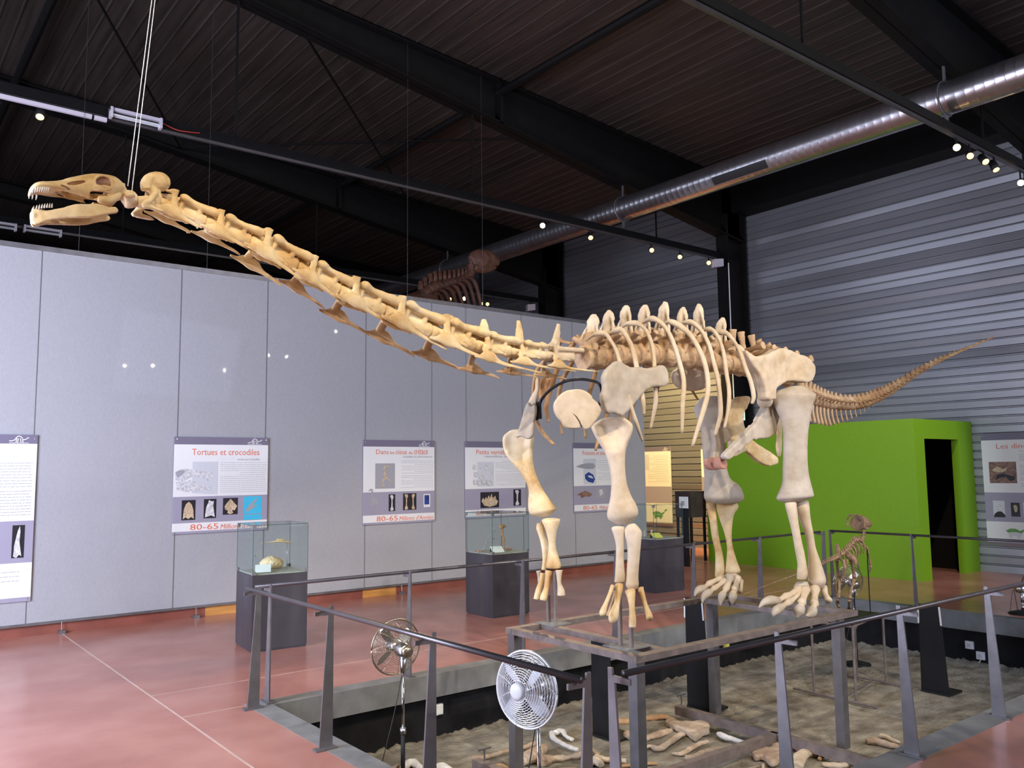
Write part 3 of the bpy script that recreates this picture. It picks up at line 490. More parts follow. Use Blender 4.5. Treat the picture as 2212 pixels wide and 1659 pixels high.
# ---- cervicals
JX = [343, 443.6, 540, 641, 732, 829, 928, 1023, 1100, 1177, 1237]; JY = [438, 481, 522, 577, 629, 673, 716, 745, 760, 768, 772]
J = [at(x, y, 'Y', YM) for x, y in zip(JX, JY)]
for i in range(10):
    A, B = J[i], J[i+1]; L = (B-A).length; et = (B-A)/L; eh = Vector((0, 1, 0)).cross(et); eh = eh if eh.z > 0 else -eh; es = Vector((0, -1, 0)); Q = 1.0 if i < 7 else .9
    U = .30 if i < 7 else .27   # unit for girth
    def V(t, h, s): return A+et*(t*L)+eh*(h*U)+es*(s*U)
    U = L if i < 8 else .27
    a = MB(); late = i >= 7
    a.tube([V(-.04, 0, 0), V(.06, 0, 0), V(.45, .0, 0), V(.9, 0, 0), V(.975, 0, 0)], [U*x for x in (.09, .14, .105, .145, .145)], 16, sm=4)
    a.tube([V(.3, .1, 0), V(.55, .12, 0), V(.82, .12, 0)], [U*.06, U*.05, U*.06], 10, sm=3)
    if i < 9:
        e1 = 1.24 if i < 8 else .95
        for s in (-1, 1):
            a.tube([V(.33, .25, s*.12), V(.42, .27, s*.125), V(.6, .25, s*.10), V(.85, .245, s*.11), V(e1-.15, .25, s*.135), V(e1, .24, s*.14)], [U*x for x in (.055, .10, .075, .085, .10, .07)], 12, sm=4)
            a.tube([V(.78, .0, s*.07), V(.80, .18, s*.1)], [U*.06, U*.05], 8); a.tube([V(.42, .02, s*.07), V(.42, .2, s*.1)], [U*.05, U*.05], 8)
        a.tube([V(.36, .27, 0), V(1.0, .26, 0)], [U*.12, U*.13], 12, flat=.35, flatdir=eh); a.tube([V(.35, .1, 0), V(.78, .1, 0)], [U*.17, U*.17], 12, flat=.38, flatdir=es)
    for s in (-1, 1):
        a.tube([V(.27, -.08, s*.19), V(.245, .06, s*.19), V(.21, .24, s*.185), V(.19, .35, s*.185)], [U*x for x in (.12, .075, .07, .09)], 12, sm=4, flat=.6, flatdir=es)
        a.tube([V(.20, .27, s*.17), V(.02, .255, s*.16)], [U*.045, U*.035], 8)
        a.tube([V(.12, .03, s*.08), V(.25, -.0, s*.17)], [U*.07, U*.06], 8)
        a.tube([V(.10, -.09, s*.20), V(.32, -.07, s*.205), V(.55, -.09, s*.19), V(.8, -.12, s*.16)], [U*x for x in (.05, .10, .055, .02)], 12, sm=4, flat=.3, flatdir=es)
    if i >= 5:      # upright neural spines of the hind neck vertebrae
        tip = {5: (878, 655), 6: (968, 680), 7: (1045, 684), 8: (1120, 685), 9: (1208, 693)}[i]; T = at(*tip, 'Y', YM); b0 = V({5: .5, 6: .5, 7: .28, 8: .3, 9: .35}[i], .22, 0)
        a.tube([b0-(T-b0)*.3, b0, b0+(T-b0)*.5, T-(T-b0)*.12], [U*.2, U*.17, U*.12, U*.06], 12, sm=4, flat=.5, flatdir=es)
        for s in (-1, 1): a.tube([V(.21, .25, s*.18), b0+(T-b0)*.3], [U*.05, U*.05], 8)
    if i == 9:
        for s in (-1, 1): a.tube([V(.4, .2, s*.05), V(1.3, .2, s*.12)], [U*.08, U*.08], 8)
    o = a.build('cervical_vertebra', B_NECK if i < 9 else B_BODY, SK); remesh(o, .0058, 2, .010, .05)
    for s in (1, -1):          # neck ribs: blade, hooked front tip, long thin rear shaft
        low = (0 if i < 2 else .12 if i < 4 else .2) if s < 0 else 0; r = MB(); h0 = -.14-low
        ext = (.8 if i == 0 else 1.12 if i < 4 else 1.3 if i < 6 else 1.75) if s > 0 else (.75 if i == 0 else .95)
        if late: h0 -= .12
        r.tube([V(-.16, h0-.05, s*.30), V(-.02, h0-.04, s*.30), V(.14, h0+.0, s*.29), V(.32, h0-.01, s*.29), V(.5, h0-.06, s*.28), V(.8, h0-.10, s*.26), V(ext, h0-.14, s*.25)], [U*x for x in (.02, .045, .11, .12, .05, .032, .016)], 12, sm=4, flat=.3, flatdir=es)
        r.tube([V(.2, -.0, s*.2), V(.16, h0*.6, s*.26), V(.15, h0, s*.29)], [U*.085, U*.08, U*.09], 10, sm=3, flat=.3, flatdir=es)
        c = r.build('cervical_rib', B_NECK if s > 0 or i < 3 else B_OCHRE_SHADE, o, True)
# ---- dorsal and sacral vertebrae
DC = [(1276, 773), (1312, 771), (1349, 769), (1388, 768), (1428, 768), (1468, 771), (1507, 776), (1548, 783)]; DT = [(1285, 677), (1317, 668), (1354, 657), (1394, 656), (1437, 649), (1477, 661), (1510, 654), (1562, 685)]
def bake_spine(o, z):       # spine in plain bone tone; the body below has between-rib shade in its colour
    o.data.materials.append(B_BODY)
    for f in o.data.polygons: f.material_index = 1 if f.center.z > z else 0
for i, (c, t) in enumerate(zip(DC, DT)):
    c0 = at(*c, 'Y', YM); T = at(*t, 'Y', YM); a = MB(); nx_ = at(*(DC[i+1] if i < 7 else (1585, 790)), 'Y', YM)-c0; L = nx_.length; et = nx_/L; es = Vector((0, -1, 0)); eh = es.cross(et); eh = eh if eh.z > 0 else -eh; es_ = es
    a.tube([c0-et*L*.5, c0-et*L*.3, c0, c0+et*L*.3, c0+et*L*.46], [.098, .095, .075, .098, .1], 18, sm=3)
    b0 = c0+eh*.13; a.tube([c0+eh*.05, b0, b0+(T-b0)*.3], [.05, .05, .04], 10, sm=2)
    fd = Vector((.74+.12*math.sin(i*2.1), .67-.15*math.sin(i*2.1), 0))
    a.tube([b0+(T-b0)*.05, b0+(T-b0)*.32, b0+(T-b0)*.5, b0+(T-b0)*.68, T-(T-b0)*.14, T-(T-b0)*.02], [.05, .036, .042, .052, .038, .016], 14, sm=5, flat=.36, flatdir=fd)
    a.tube([b0+(T-b0)*.2, b0+(T-b0)*.6+Vector((.02, -.02, 0)), T-(T-b0)*.15-fd*.012], [.018, .012, .01], 8, sm=3)
    for s in (-1, 1):
        a.tube([b0-eh*.02, b0+es*s*.09+eh*.0, b0+es*s*.17+eh*.045], [.04, .03, .026], 10, sm=3)
        a.tube([b0+(T-b0)*.85+es*s*.004, b0+(T-b0)*.6+es*s*.045, b0+es*s*.10+eh*.01], [.012, .014, .016], 8, sm=3)
        a.tube([b0+et*.03+es*s*.04, b0+et*L*.75+es*s*.04+eh*.01], [.026, .02], 8); a.tube([c0+es*s*.07+eh*.03-et*.02, b0+es*s*.08], [.022, .024], 8)
    o = a.build('dorsal_vertebra', B_OCHRE_SHADE, SK); remesh(o, .0075, 2, .016, .05); bake_spine(o, c0.z+.2)
for i, (c, t) in enumerate((((1585, 790), (1583, 711)), ((1610, 795), (1600, 716)), ((1635, 800), (1622, 723)), ((1660, 806), (1638, 734)), ((1690, 815), (1658, 743)))):
    c0 = at(*c, 'Y', YM); T = at(*t, 'Y', YM); a = MB(); a.tube([c0-Vector((.09, 0, 0)), c0, c0+Vector((.11, 0, -.01))], [.088, .075, .088], 16, sm=2)
    b0 = c0+Vector((0, 0, .1)); a.tube([c0, b0, (b0+T)/2, T], [.05, .035, .028, .04], 10, sm=4, flat=.5, flatdir=(.6, .8, 0))
    for s in (-1, 1): a.tube([b0, b0+Vector((0, s*.22, .03)), b0+Vector((0, s*.33, .05))], [.035, .025, .04], 8, sm=2)
    remesh(a.build('sacral_vertebra', B_OCHRE_SHADE, SK), .009, 3, .012, .05)
# ---- ribs, both sides
RB = [([(1284, 723), (1306, 720), (1320, 737), (1331, 756), (1338, 778), (1352, 830), (1364, 881), (1377, 920), (1388, 952)], 5.5),
      ([(1324, 718), (1342, 713), (1357, 733), (1368, 758), (1376, 796), (1384, 838), (1389, 868), (1391, 896)], 7),
      ([(1355, 700), (1377, 699), (1395, 713), (1406, 737), (1412, 765), (1414, 800), (1416, 840), (1416, 872), (1405, 927)], 6),
      ([(1398, 692), (1414, 689), (1436, 706), (1453, 737), (1468, 783), (1477, 823), (1475, 869), (1473, 936)], 6.5),
      ([(1445, 695), (1468, 704), (1493, 726), (1515, 765), (1527, 805), (1529, 846), (1518, 891), (1495, 965)], 7),
      ([(1480, 697), (1497, 698), (1516, 716), (1532, 747), (1542, 784), (1550, 815), (1555, 856), (1556, 897), (1544, 942)], 6.5),
      ([(1524, 712), (1540, 714), (1554, 735), (1563, 763), (1569, 804), (1575, 845), (1573, 886), (1564, 925)], 6),
      ([(1552, 719), (1569, 720), (1585, 737), (1598, 759), (1610, 794), (1622, 825), (1628, 856), (1624, 872)], 6.5),
      ([(1590, 745), (1606, 758), (1618, 784), (1630, 804), (1638, 825), (1645, 851)], 4)]
for i, (pts, r) in enumerate(RB):
    n = len(pts); Ys = [4.56, 4.50, 4.42, 4.34, 4.28, 4.23, 4.21, 4.22, 4.26][:n] if n > 6 else [4.5, 4.44, 4.4, 4.38, 4.38, 4.4]
    rr = [r*.9]+[r*1.15]+[r]*(n-3)+[r*.6]; P = [at(x, y, 'Y', yy) for (x, y), yy in zip(pts, Ys)]; R = [q*(p-CAM).dot(fw)/F for q, p in zip(rr, P)]
    head = Vector((P[0].x+.01, 4.66, P[0].z-.03))
    for s in (0, 1):
        PP = [Vector((p.x, p.y if not s else 2*YM-p.y, p.z)) for p in [head]+P]
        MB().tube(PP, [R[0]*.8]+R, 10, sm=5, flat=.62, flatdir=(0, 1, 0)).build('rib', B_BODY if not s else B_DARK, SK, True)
# ---- shoulder girdles
platebone('scapula', [(1060, 150), (1110, 70), (1190, 12), (1250, 0), (1300, 30), (1370, 60), (1450, 55), (1560, 60), (1640, 42), (1690, 30), (1730, 60), (1752, 110), (1755, 190), (1730, 235), (1620, 240), (1560, 258), (1490, 310), (1430, 380), (1380, 430), (1340, 470), (1290, 515), (1240, 515), (1190, 495), (1120, 500), (1085, 480), (1060, 420), (1045, 340), (1065, 250), (1058, 190)], (4.5, 4.2, 2), (.25, 1, 0), .055, B_GREY, z6, curve=lambda c: (0, .10*max(0, c.x-4.3)-.04*math.exp(-((c.x-4.15)/.12)**2), 0), disp=.02, nsm=5)
cor = [(636, 410), (660, 360), (710, 310), (780, 275), (880, 266), (950, 295), (985, 325), (995, 355), (1040, 390), (1070, 440), (1080, 480), (1050, 540), (1010, 590), (960, 640), (920, 640), (893, 600), (860, 545), (830, 500), (862, 560), (884, 600), (878, 632), (850, 640), (770, 635), (730, 610), (705, 565), (670, 530), (645, 480)]
cc = platebone('coracoid', cor, (4.0, 4.25, 2), (.62, 1, 0), .055, B_BODY, z6, vox=.008, disp=.014)
sl = [onplane(*z6(*q_), (4.0, 4.25, 2), (.62, 1, 0)) for q_ in ((805, 492), (850, 525), (880, 570), (900, 618), (884, 618), (866, 575), (842, 535))]; nn_ = Vector((.62, 1, 0)).normalized()
cut(cc, MB().prism([q_-nn_*.06 for q_ in sl], nn_*.12).build('c', B_DARK))
platebone('scapula', [(405, 400), (435, 320), (468, 270), (470, 180), (490, 145), (505, 175), (500, 270), (485, 360), (470, 440), (430, 470)], (4.3, 5.2, 2.2), (.8, .6, 0), .05, B_BODY, z6, vox=.009)
platebone('coracoid', [(280, 720), (320, 620), (355, 500), (385, 410), (410, 392), (428, 430), (470, 410), (474, 500), (455, 600), (445, 700), (400, 735), (330, 715)], (4.2, 5.2, 2.1), (.8, .6, 0), .05, B_GREY, z6, vox=.009)
platebone('sternal_plate', [(500, 175), (575, 150), (640, 140), (650, 200), (620, 270), (580, 330), (520, 370), (498, 320)], (4.6, 5.35, 2.2), (.3, 1, 0), .04, B_DARK, z6, vox=.01)
ptube([(478, 555), (492, 470), (520, 370), (570, 305), (650, 240), (760, 188), (880, 172), (980, 182), (1065, 215), (1090, 300), (1065, 420)], [5.15, 5.12, 5.1, 5.0, 4.85, 4.7, 4.6, 4.45, 4.33, 4.36, 4.36], 3.2, z6).build('support_hoop', M['blacksteel'], SK, True)
MB().bar(at(1163, 868, 'Y', 5.13), at(1165, 905, 'Y', 5.14), .03).build('support_clamp', M['blacksteel'], SK)
# ---- limbs
NF, FF = (4.35, 4.3, 1.5), (4.5, 5.25, 1.5); nN = (.72, .69, 0)
bone('humerus', [(1060, 560, 1300, 530, .3), (1000, 600, 1372, 585, .33), (990, 625, 1386, 640, .36), (1022, 700, 1368, 705, .42), (1062, 770, 1340, 775, .5), (1112, 850, 1318, 850, .6), (1150, 950, 1311, 950, .68), (1172, 1050, 1315, 1050, .7), (1180, 1160, 1333, 1170, .68), (1172, 1280, 1372, 1275, .62), (1154, 1370, 1412, 1345, .58), (1141, 1430, 1436, 1415, .55), (1152, 1490, 1420, 1470, .5), (1210, 1528, 1345, 1535, .45)], NF, nN, B_BODY, z6, dent=(.02, .40, .5, .80, -1), sub=5, seg=28)
bone('humerus', [(225, 655, 440, 660, .3), (165, 705, 447, 735, .36), (155, 770, 442, 800, .42), (166, 835, 440, 880, .5), (200, 905, 444, 950, .58), (270, 990, 462, 1040, .65), (338, 1080, 498, 1130, .7), (388, 1170, 545, 1225, .7), (402, 1240, 575, 1270, .65), (397, 1320, 612, 1322, .6), (400, 1400, 655, 1375, .55), (420, 1445, 662, 1400, .5), (480, 1464, 600, 1455, .45)], FF, nN, B_NECK, z6, dent=(.03, .4, .38, .8, -1), sub=5, seg=26)
for s_, pl, m, cv in (([(1085, 285, 1215, 285, .5), (1078, 310, 1218, 320, .6), (1105, 390, 1212, 390), (1124, 480, 1212, 480), (1124, 600, 1208, 600), (1118, 720, 1214, 720), (1112, 820, 1222, 800), (1106, 865, 1220, 860, .6)], NF, B_BODY, 'radius'), ([(1250, 262, 1330, 250, .6), (1216, 310, 1375, 300, .6), (1215, 370, 1398, 350, .6), (1237, 450, 1390, 450), (1246, 560, 1378, 590), (1241, 700, 1366, 720), (1232, 830, 1362, 830), (1226, 900, 1366, 890), (1240, 935, 1352, 938, .6)], NF, B_BODY, 'ulna'),
    ([(350, 205, 520, 197, .4), (342, 225, 538, 215, .5), (382, 310, 502, 330), (410, 430, 489, 440), (412, 520, 497, 520), (402, 600, 522, 600), (386, 680, 545, 680, .6), (385, 712, 540, 718, .5)], FF, B_NECK, 'radius'), ([(290, 250, 345, 235), (284, 300, 375, 310), (300, 350, 385, 380), (322, 420, 405, 440), (342, 520, 412, 540), (350, 640, 400, 660), (338, 735, 390, 738, .6)], (4.56, 5.3, 1.2), B_NECK, 'ulna')):
    bone(cv, s_, pl, nN, m, z7, tk=.75)
def digit(name, pts, Y, r, cv, m, seg=10): return ptube(pts, Y, r, cv, seg, 5).build(name, m, SK, True)
k = 1/4.88
for P, Y, R, m in (([(1090, 905), (1060, 990), (1020, 1090), (985, 1185), (975, 1215)], [4.3, 4.28, 4.26, 4.24, 4.23], (24, 22, 24, 38, 22), B_NECK), ([(1120, 960), (1095, 1060), (1065, 1160), (1040, 1225)], [4.38]*4, (22, 18, 24, 24), B_DARK), ([(1160, 900), (1155, 960), (1135, 1090), (1098, 1230), (1090, 1290)], [4.3, 4.28, 4.26, 4.24, 4.24], (50, 42, 34, 56, 34), B_NECK),
    ([(1275, 962), (1285, 1020), (1293, 1130), (1298, 1260), (1298, 1340)], [4.22, 4.2, 4.18, 4.17, 4.17], (62, 48, 34, 44, 40), B_NECK), ([(1382, 928), (1400, 990), (1435, 1110), (1470, 1210), (1482, 1250)], [4.2, 4.18, 4.15, 4.12, 4.1], (38, 32, 28, 40, 38), B_NECK),
    ([(308, 748), (315, 800), (318, 870)], [5.4]*3, (28, 20, 18), B_GREY), ([(352, 770), (340, 850), (310, 950), (285, 1050)], [5.35]*4, (30, 28, 34, 34), B_NECK), ([(418, 745), (405, 830), (390, 930), (365, 1020), (355, 1060)], [5.25]*5, (44, 34, 30, 42, 34), B_NECK), ([(525, 740), (525, 800), (528, 880), (545, 960), (548, 1005)], [5.15]*5, (42, 30, 24, 42, 46), B_BODY)):
    digit('metacarpal', P, Y, [q*k*.95 for q in R], z7, m)
for (x0, y0, x1, y1, Y0) in ((1338, 1290, 1342, 1397, 4.33), (1363, 1350, 1365, 1403, 4.22), (1184, 1290, 1186, 1343, 5.36), (1199, 1240, 1205, 1346, 5.3)):
    a = at(x0, y0, 'Y', Y0); b = Vector((a.x, a.y, .551)); MB().bar(b, a+Vector((0, 0, .02)), .024).build('support_rod', M['plat'], SK)
# pelvis
platebone('ilium', [(735, 662), (790, 700), (850, 742), (900, 735), (1000, 695), (1060, 665), (1130, 650), (1240, 690), (1350, 752), (1408, 822), (1428, 900), (1415, 970), (1380, 1015), (1280, 1005), (1180, 1000), (1110, 1032), (1068, 1065), (1052, 1110), (1062, 1180), (1005, 1198), (960, 1180), (952, 1120), (940, 1060), (905, 965), (860, 890), (815, 830), (775, 770), (735, 710)], (6.8, 4.38, 2.5), (0, 1, 0), .11, B_BODY, z5, curve=lambda c: (0, -.05*math.exp(-((c.x-7.0)/.25)**2), 0), disp=.03, nsm=6)
platebone('ilium', [(22, 940), (40, 875), (130, 832), (300, 828), (345, 900), (345, 1050), (280, 1092), (150, 1082), (60, 1040)], (6.1, 5.15, 2.2), (.4, 1, 0), .12, B_BODY, z5, disp=.02, nsm=8)
platebone('ilium', [(800, 690), (900, 650), (1000, 622), (1080, 628), (1125, 640), (1060, 655), (960, 690), (880, 735), (810, 745)], (6.7, 5.12, 2.7), (0, 1, 0), .09, B_NECK, z5, disp=.02)
platebone('pubis', [(610, 160), (640, 148), (700, 160), (705, 230), (690, 300), (682, 355), (620, 390), (545, 392), (470, 440), (410, 500), (380, 530), (352, 530), (340, 500), (400, 440), (480, 360), (555, 280), (590, 210)], (6.6, 4.5, 2.2), (.1, 1, 0), .06, B_GREY, z8, vox=.01)
platebone('ischium', [(690, 165), (705, 165), (735, 260), (732, 330), (728, 430), (722, 510), (705, 500), (696, 440), (705, 380), (695, 300)], (6.7, 4.55, 2.2), (.3, 1, 0), .035, B_NECK, z8, vox=.009)
platebone('ischium', [(410, 130), (500, 110), (515, 140), (480, 200), (468, 270), (490, 350), (540, 410), (640, 478), (694, 520), (690, 560), (620, 570), (540, 520), (490, 475), (430, 505), (402, 505), (385, 430), (380, 385), (350, 335), (375, 240)], (6.9, 5.05, 2.1), (.1, 1, 0), .06, B_NECK, z8, vox=.01)
platebone('pubis', [(270, 330), (330, 320), (375, 330), (383, 400), (350, 420), (310, 470), (300, 540), (262, 540), (280, 430)], (6.5, 5.0, 2.0), (.1, 1, 0), .06, B_GREY, z8, vox=.01)
for o_, Y in (([(240, 535), (275, 515), (305, 530), (305, 560), (300, 595), (265, 598), (238, 570)], 4.75), ([(300, 520), (330, 515), (350, 545), (345, 590), (315, 590), (302, 560)], 4.6)): platebone('pubis_tip', o_, (6.4, Y, 1.9), (.1, 1, 0), .09, B_PINK, z8, vox=.008)
NH, FH = (6.6, 4.32, 1.5), (6.7, 5.2, 1.5)
bone('femur', [(760, 55, 880, 45, .4), (675, 85, 945, 85, .42), (672, 130, 960, 110, .46), (700, 210, 940, 170, .46), (728, 270, 920, 270, .48), (740, 350, 908, 360, .5), (742, 480, 904, 480, .5), (738, 600, 908, 590, .5), (736, 680, 922, 670, .52), (712, 750, 940, 740, .58), (698, 790, 943, 775, .55), (730, 812, 900, 795, .45)], NH, nN, B_GREY, z8, sub=5, seg=28, pw=.85)
bone('femur', [(200, 120, 320, 115, .45), (150, 185, 342, 200, .5), (162, 240, 352, 260, .5), (192, 320, 360, 320, .5), (205, 450, 362, 450, .52), (213, 560, 366, 560, .52), (219, 650, 392, 655, .55), (219, 720, 450, 700, .6), (217, 780, 484, 770, .6), (232, 806, 470, 808, .5)], FH, nN, B_GREY, z8, sub=5, seg=28, pw=.85)
MB().ball(at(1652, 866, 'Y', 4.45), .075, (1, .9, .9)).build('femur_head', B_BODY, SK, True)
for nm, s_, pl, m in (('fibula', [(752, 822, 830, 815, .5), (760, 860, 835, 860), (782, 940, 845, 950), (805, 1040, 862, 1050), (820, 1130, 882, 1140), (836, 1220, 898, 1230), (832, 1290, 906, 1290), (832, 1322, 895, 1325, .5)], (6.55, 4.28, 1), B_BODY), ('tibia', [(825, 808, 912, 805, .5), (822, 845, 918, 850), (850, 930, 926, 930), (888, 1030, 944, 1020), (903, 1120, 958, 1110), (908, 1200, 985, 1190), (905, 1290, 1015, 1280), (912, 1345, 1028, 1340), (940, 1380, 1010, 1380, .5)], (6.65, 4.32, 1), B_BODY),
    ('fibula', [(233, 818, 295, 818, .5), (240, 870, 298, 870), (256, 950, 306, 950), (268, 1040, 318, 1050), (290, 1140, 338, 1140), (292, 1220, 352, 1230), (290, 1300, 352, 1290), (298, 1312, 340, 1312, .5)], (6.75, 5.25, 1), B_NECK), ('tibia', [(305, 822, 440, 822, .4), (297, 850, 446, 850, .5), (320, 925, 415, 900), (352, 1020, 402, 1000), (368, 1100, 404, 1080), (368, 1160, 420, 1150), (362, 1230, 442, 1220), (358, 1275, 460, 1270), (375, 1285, 440, 1288, .5)], (6.8, 5.2, 1), B_NECK)):
    bone(nm, s_, pl, nN, m, z8, tk=.75)
bone('ankle_bone', [(830, 1345, 905, 1342, .6), (812, 1375, 918, 1375, .7), (820, 1410, 925, 1410, .6)], (6.6, 4.3, .7), nN, B_GREY, z8); bone('ankle_bone', [(360, 1290, 440, 1290, .6), (345, 1315, 465, 1310, .7), (350, 1350, 470, 1350, .6)], (6.75, 5.2, .7), nN, B_BODY, z8)
k = 1/3.071
def toe(pts, cl, Ys, R, m):
    r = [q*k*1.3 for q in R]; n = len(pts)
    digit('metatarsal', pts[:3], Ys[:3], [r[0], r[0]*.62, r[0]*.86], z8, m)
    if n > 3:
        for a_, b_ in zip(range(2, n-1), range(3, n)): digit('toe_bone', [pts[a_], ((pts[a_][0]+pts[b_][0])/2, (pts[a_][1]+pts[b_][1])/2), pts[b_]], [Ys[a_], (Ys[a_]+Ys[b_])/2, Ys[b_]], [r[1], r[1]*.66, r[1]*.95], z8, m)
    if cl: digit('toe_claw', [pts[-1]]+cl, [Ys[n-1]]*(len(cl)+1), [r[1]*1.05, r[1]*1.2, r[1]*.75, r[1]*.2], z8, B_GREY)
YY = [4.26, 4.2, 4.15, 4.12, 4.1, 4.08]
toe([(850, 1395), (800, 1420), (760, 1440), (705, 1468)], [(655, 1466), (612, 1482), (583, 1512)], [4.3, 4.28, 4.27, 4.26], (24, 21), B_BODY)
toe([(872, 1400), (820, 1450), (775, 1480), (730, 1508)], [(700, 1530), (682, 1555), (682, 1575)], [4.28, 4.24, 4.2, 4.17], (22, 19), B_BODY)
toe([(890, 1395), (880, 1440), (865, 1480), (858, 1512)], [(845, 1540), (838, 1562), (832, 1580)], [4.26, 4.2, 4.15, 4.12], (26, 24), B_BODY)
toe([(952, 1390), (950, 1440), (948, 1492), (942, 1520)], [(930, 1545), (912, 1560), (893, 1568)], [4.24, 4.18, 4.12, 4.1], (28, 22), B_BODY)
toe([(1008, 1382), (1024, 1425), (1045, 1468)], None, [4.24, 4.18, 4.12], (22, 18), B_BODY)
toe([(340, 1318), (290, 1335), (250, 1355), (215, 1382)], [(185, 1393), (165, 1412), (154, 1438)], [5.2]*4, (20, 16), B_BODY)
toe([(360, 1335), (315, 1365), (285, 1385), (255, 1408)], [(230, 1425), (212, 1450), (206, 1485)], [5.15]*4, (20, 17), B_BODY)
toe([(392, 1310), (380, 1350), (362, 1390), (345, 1420)], [(335, 1440), (328, 1470), (326, 1500)], [5.12, 5.1, 5.08, 5.06], (22, 17), B_BODY)
toe([(432, 1320), (430, 1360), (418, 1395), (412, 1420)], [(408, 1445), (406, 1470), (408, 1492)], [5.1, 5.06, 5.04, 5.0], (24, 19), B_BODY)
toe([(462, 1335), (464, 1370), (456, 1408)], None, [5.1, 5.06, 5.02], (14, 12), B_BODY)
# ---- tail
TP = [(1722, 848), (1760, 863), (1800, 872), (1850, 873), (1895, 858), (1935, 836), (1985, 803), (2035, 776), (2090, 752), (2146, 729)]; TR_ = [25, 23, 21, 19, 17, 13.5, 10, 7, 4.5, 2]
P = [at(x, y, 'Y', YM) for x, y in TP]; RW = [r*(p-CAM).dot(fw)/F for r, p in zip(TR_, P)]; P2, R2 = crs(P, RW, 5); 
for i in range(len(P2)-1):
    a, b = P2[i], P2[i+1]; r = R2[i]; d = b-a; L = d.length; d = d/L; u = Vector((0, 1, 0)).cross(d); u = u if u.z > 0 else -u; c = (a+b)/2; t = i/len(P2)
    m = MB().tube([a+d*L*.04, a+d*L*.2, c, b-d*L*.2, b-d*L*.04], [r*.66, r*.64, r*.5, r*.62, r*.66], 12, flat=1, flatdir=(0, 1, 0))
    sh = max(.0, 1-t*1.15)
    m.tube([c+u*r*.3, c+u*r*.85, c+u*(r*1.0+.07*max(0, 1-t*4)+.005)+d*L*.3], [r*.3, r*.2, r*.13+.002], 8, sm=2)
    if t < .75:
        for s in (-1, 1): m.tube([c+u*r*.1, c+u*r*.2+Vector((0, s*r*.95, 0)), c+u*r*.1+Vector((0, s*(r*1.35), 0))+d*L*.1], [r*.22, r*.14, r*.1], 8, sm=2); m.tube([c+u*r*.7+Vector((0, s*r*.2, 0)), c+u*r*.72+d*L*.7+Vector((0, s*r*.2, 0))], [r*.14, r*.1], 6)
    o = m.build('caudal_vertebra', B_DARK if t > .3 else B_OCHRE_SHADE, SK, False); remesh(o, max(.005, r*.09), 2, .01 if t < .6 else .004, .05)
    if 1 < i < 22:
        f = max(.2, 1-max(0, i-8)/11); MB().tube([c-u*r*.55, c-u*(r*.6+.07*f)+d*.01, c-u*(r*.6+.17*f)+d*.05*f], [.019*f, .016*f, .02*f], 8, sm=3, flat=.8, flatdir=(0, 1, 0)).build('chevron_bone', B_OCHRE_SHADE, SK, True)
# cables that carry the head
for (x0, y0, x1, Y0, lab) in ((276, 402, .05, 4.72, 'left of the two steel cables that hold up the skull'), (285, 412, .10, 4.78, 'right of the two steel cables that hold up the skull')):
    a = at(x0, y0, 'Y', Y0); b = at({276: 328, 285: 335}[x0], 0, 'Y', Y0); d = (b-a); e = a+d*((8.9-a.z)/d.z); e.z = rz(e.x)-.05
    o = MB().tube([a, e], .0026, 8).build('suspension_cable', M['cable']); tag(o, lab, 'cable', 'cables holding the skull')
#=RAPTOR=
# ---------------------------------------------------------------- small skeleton on the rod table (seen from behind)
zr = crop(1740, 1100, 6.38)
RP = thing('small_skeleton', (8.6, 5.05, .205), 'small brown two-legged dinosaur skeleton seen from behind, beside the right hind foot', 'dinosaur skeleton')
def rt_(name, pts, X, r, m='raptor', sm=4, flat=None):
    Xs = X if hasattr(X, '__len__') else [X]*len(pts); rr = r if hasattr(r, '__len__') else [r]*len(pts)
    P = [at(*zr(x, y), 'X', xx) for (x, y), xx in zip(pts, Xs)]
    return MB().tube(P, [1.45*q/6.38*(p-CAM).dot(fw)/F for q, p in zip(rr, P)], 9, sm=sm, flat=flat, flatdir=(1, 0, 0) if flat else None)
def rb(name, *a, **k): return rt_(name, *a, **k).build(name, M['raptor'], RP, True)
a = MB(); c = at(*zr(757, 190), 'X', 9.02)
a.tube([c+Vector((-.08, 0, 0)), c+Vector((.02, 0, .0)), c+Vector((.12, 0, -.01)), c+Vector((.2, 0, -.02))], [.085, .08, .055, .03], 14, sm=3); a.tube([c+Vector((-.1, -.1, -.04)), c+Vector((-.1, -.08, .08)), c+Vector((-.1, .08, .08)), c+Vector((-.1, .1, -.04))], .012, 8, sm=3)
sk_ = a.build('skull', M['raptor'], RP, True); remesh(sk_, .007, 2, .01, .03)
for s in (-1, 1): MB().tube([c+Vector((-.07, s*.07, -.04)), c+Vector((.02, s*.06, -.06)), c+Vector((.16, s*.02, -.06))], [.012, .012, .006], 8, sm=3).build('jaw', M['raptor'], RP, True)
def chain(name, pts, X, r, n):
    Xs = X; P = [at(*zr(x, y), 'X', xx) for (x, y), xx in zip(pts, Xs)]; R = [1.2*q/6.38*(p-CAM).dot(fw)/F for q, p in zip(r, P)]
    P, R = crs(P, R, n)
    for i in range(len(P)-1):
        d = P[i+1]-P[i]; m = MB().tube([P[i]+d*.05, P[i]+d*.3, P[i]+d*.7, P[i]+d*.95], [R[i], R[i]*.7, R[i]*.7, R[i]], 8); q = P[i]+d*.5
        m.tube([q, q+Vector((0, 0, R[i]*1.9))], [R[i]*.4, R[i]*.25], 6); m.tube([q+Vector((0, -R[i]*1.7, 0)), q+Vector((0, R[i]*1.7, 0))], R[i]*.25, 6); m.build(name, M['raptor'], RP, True)
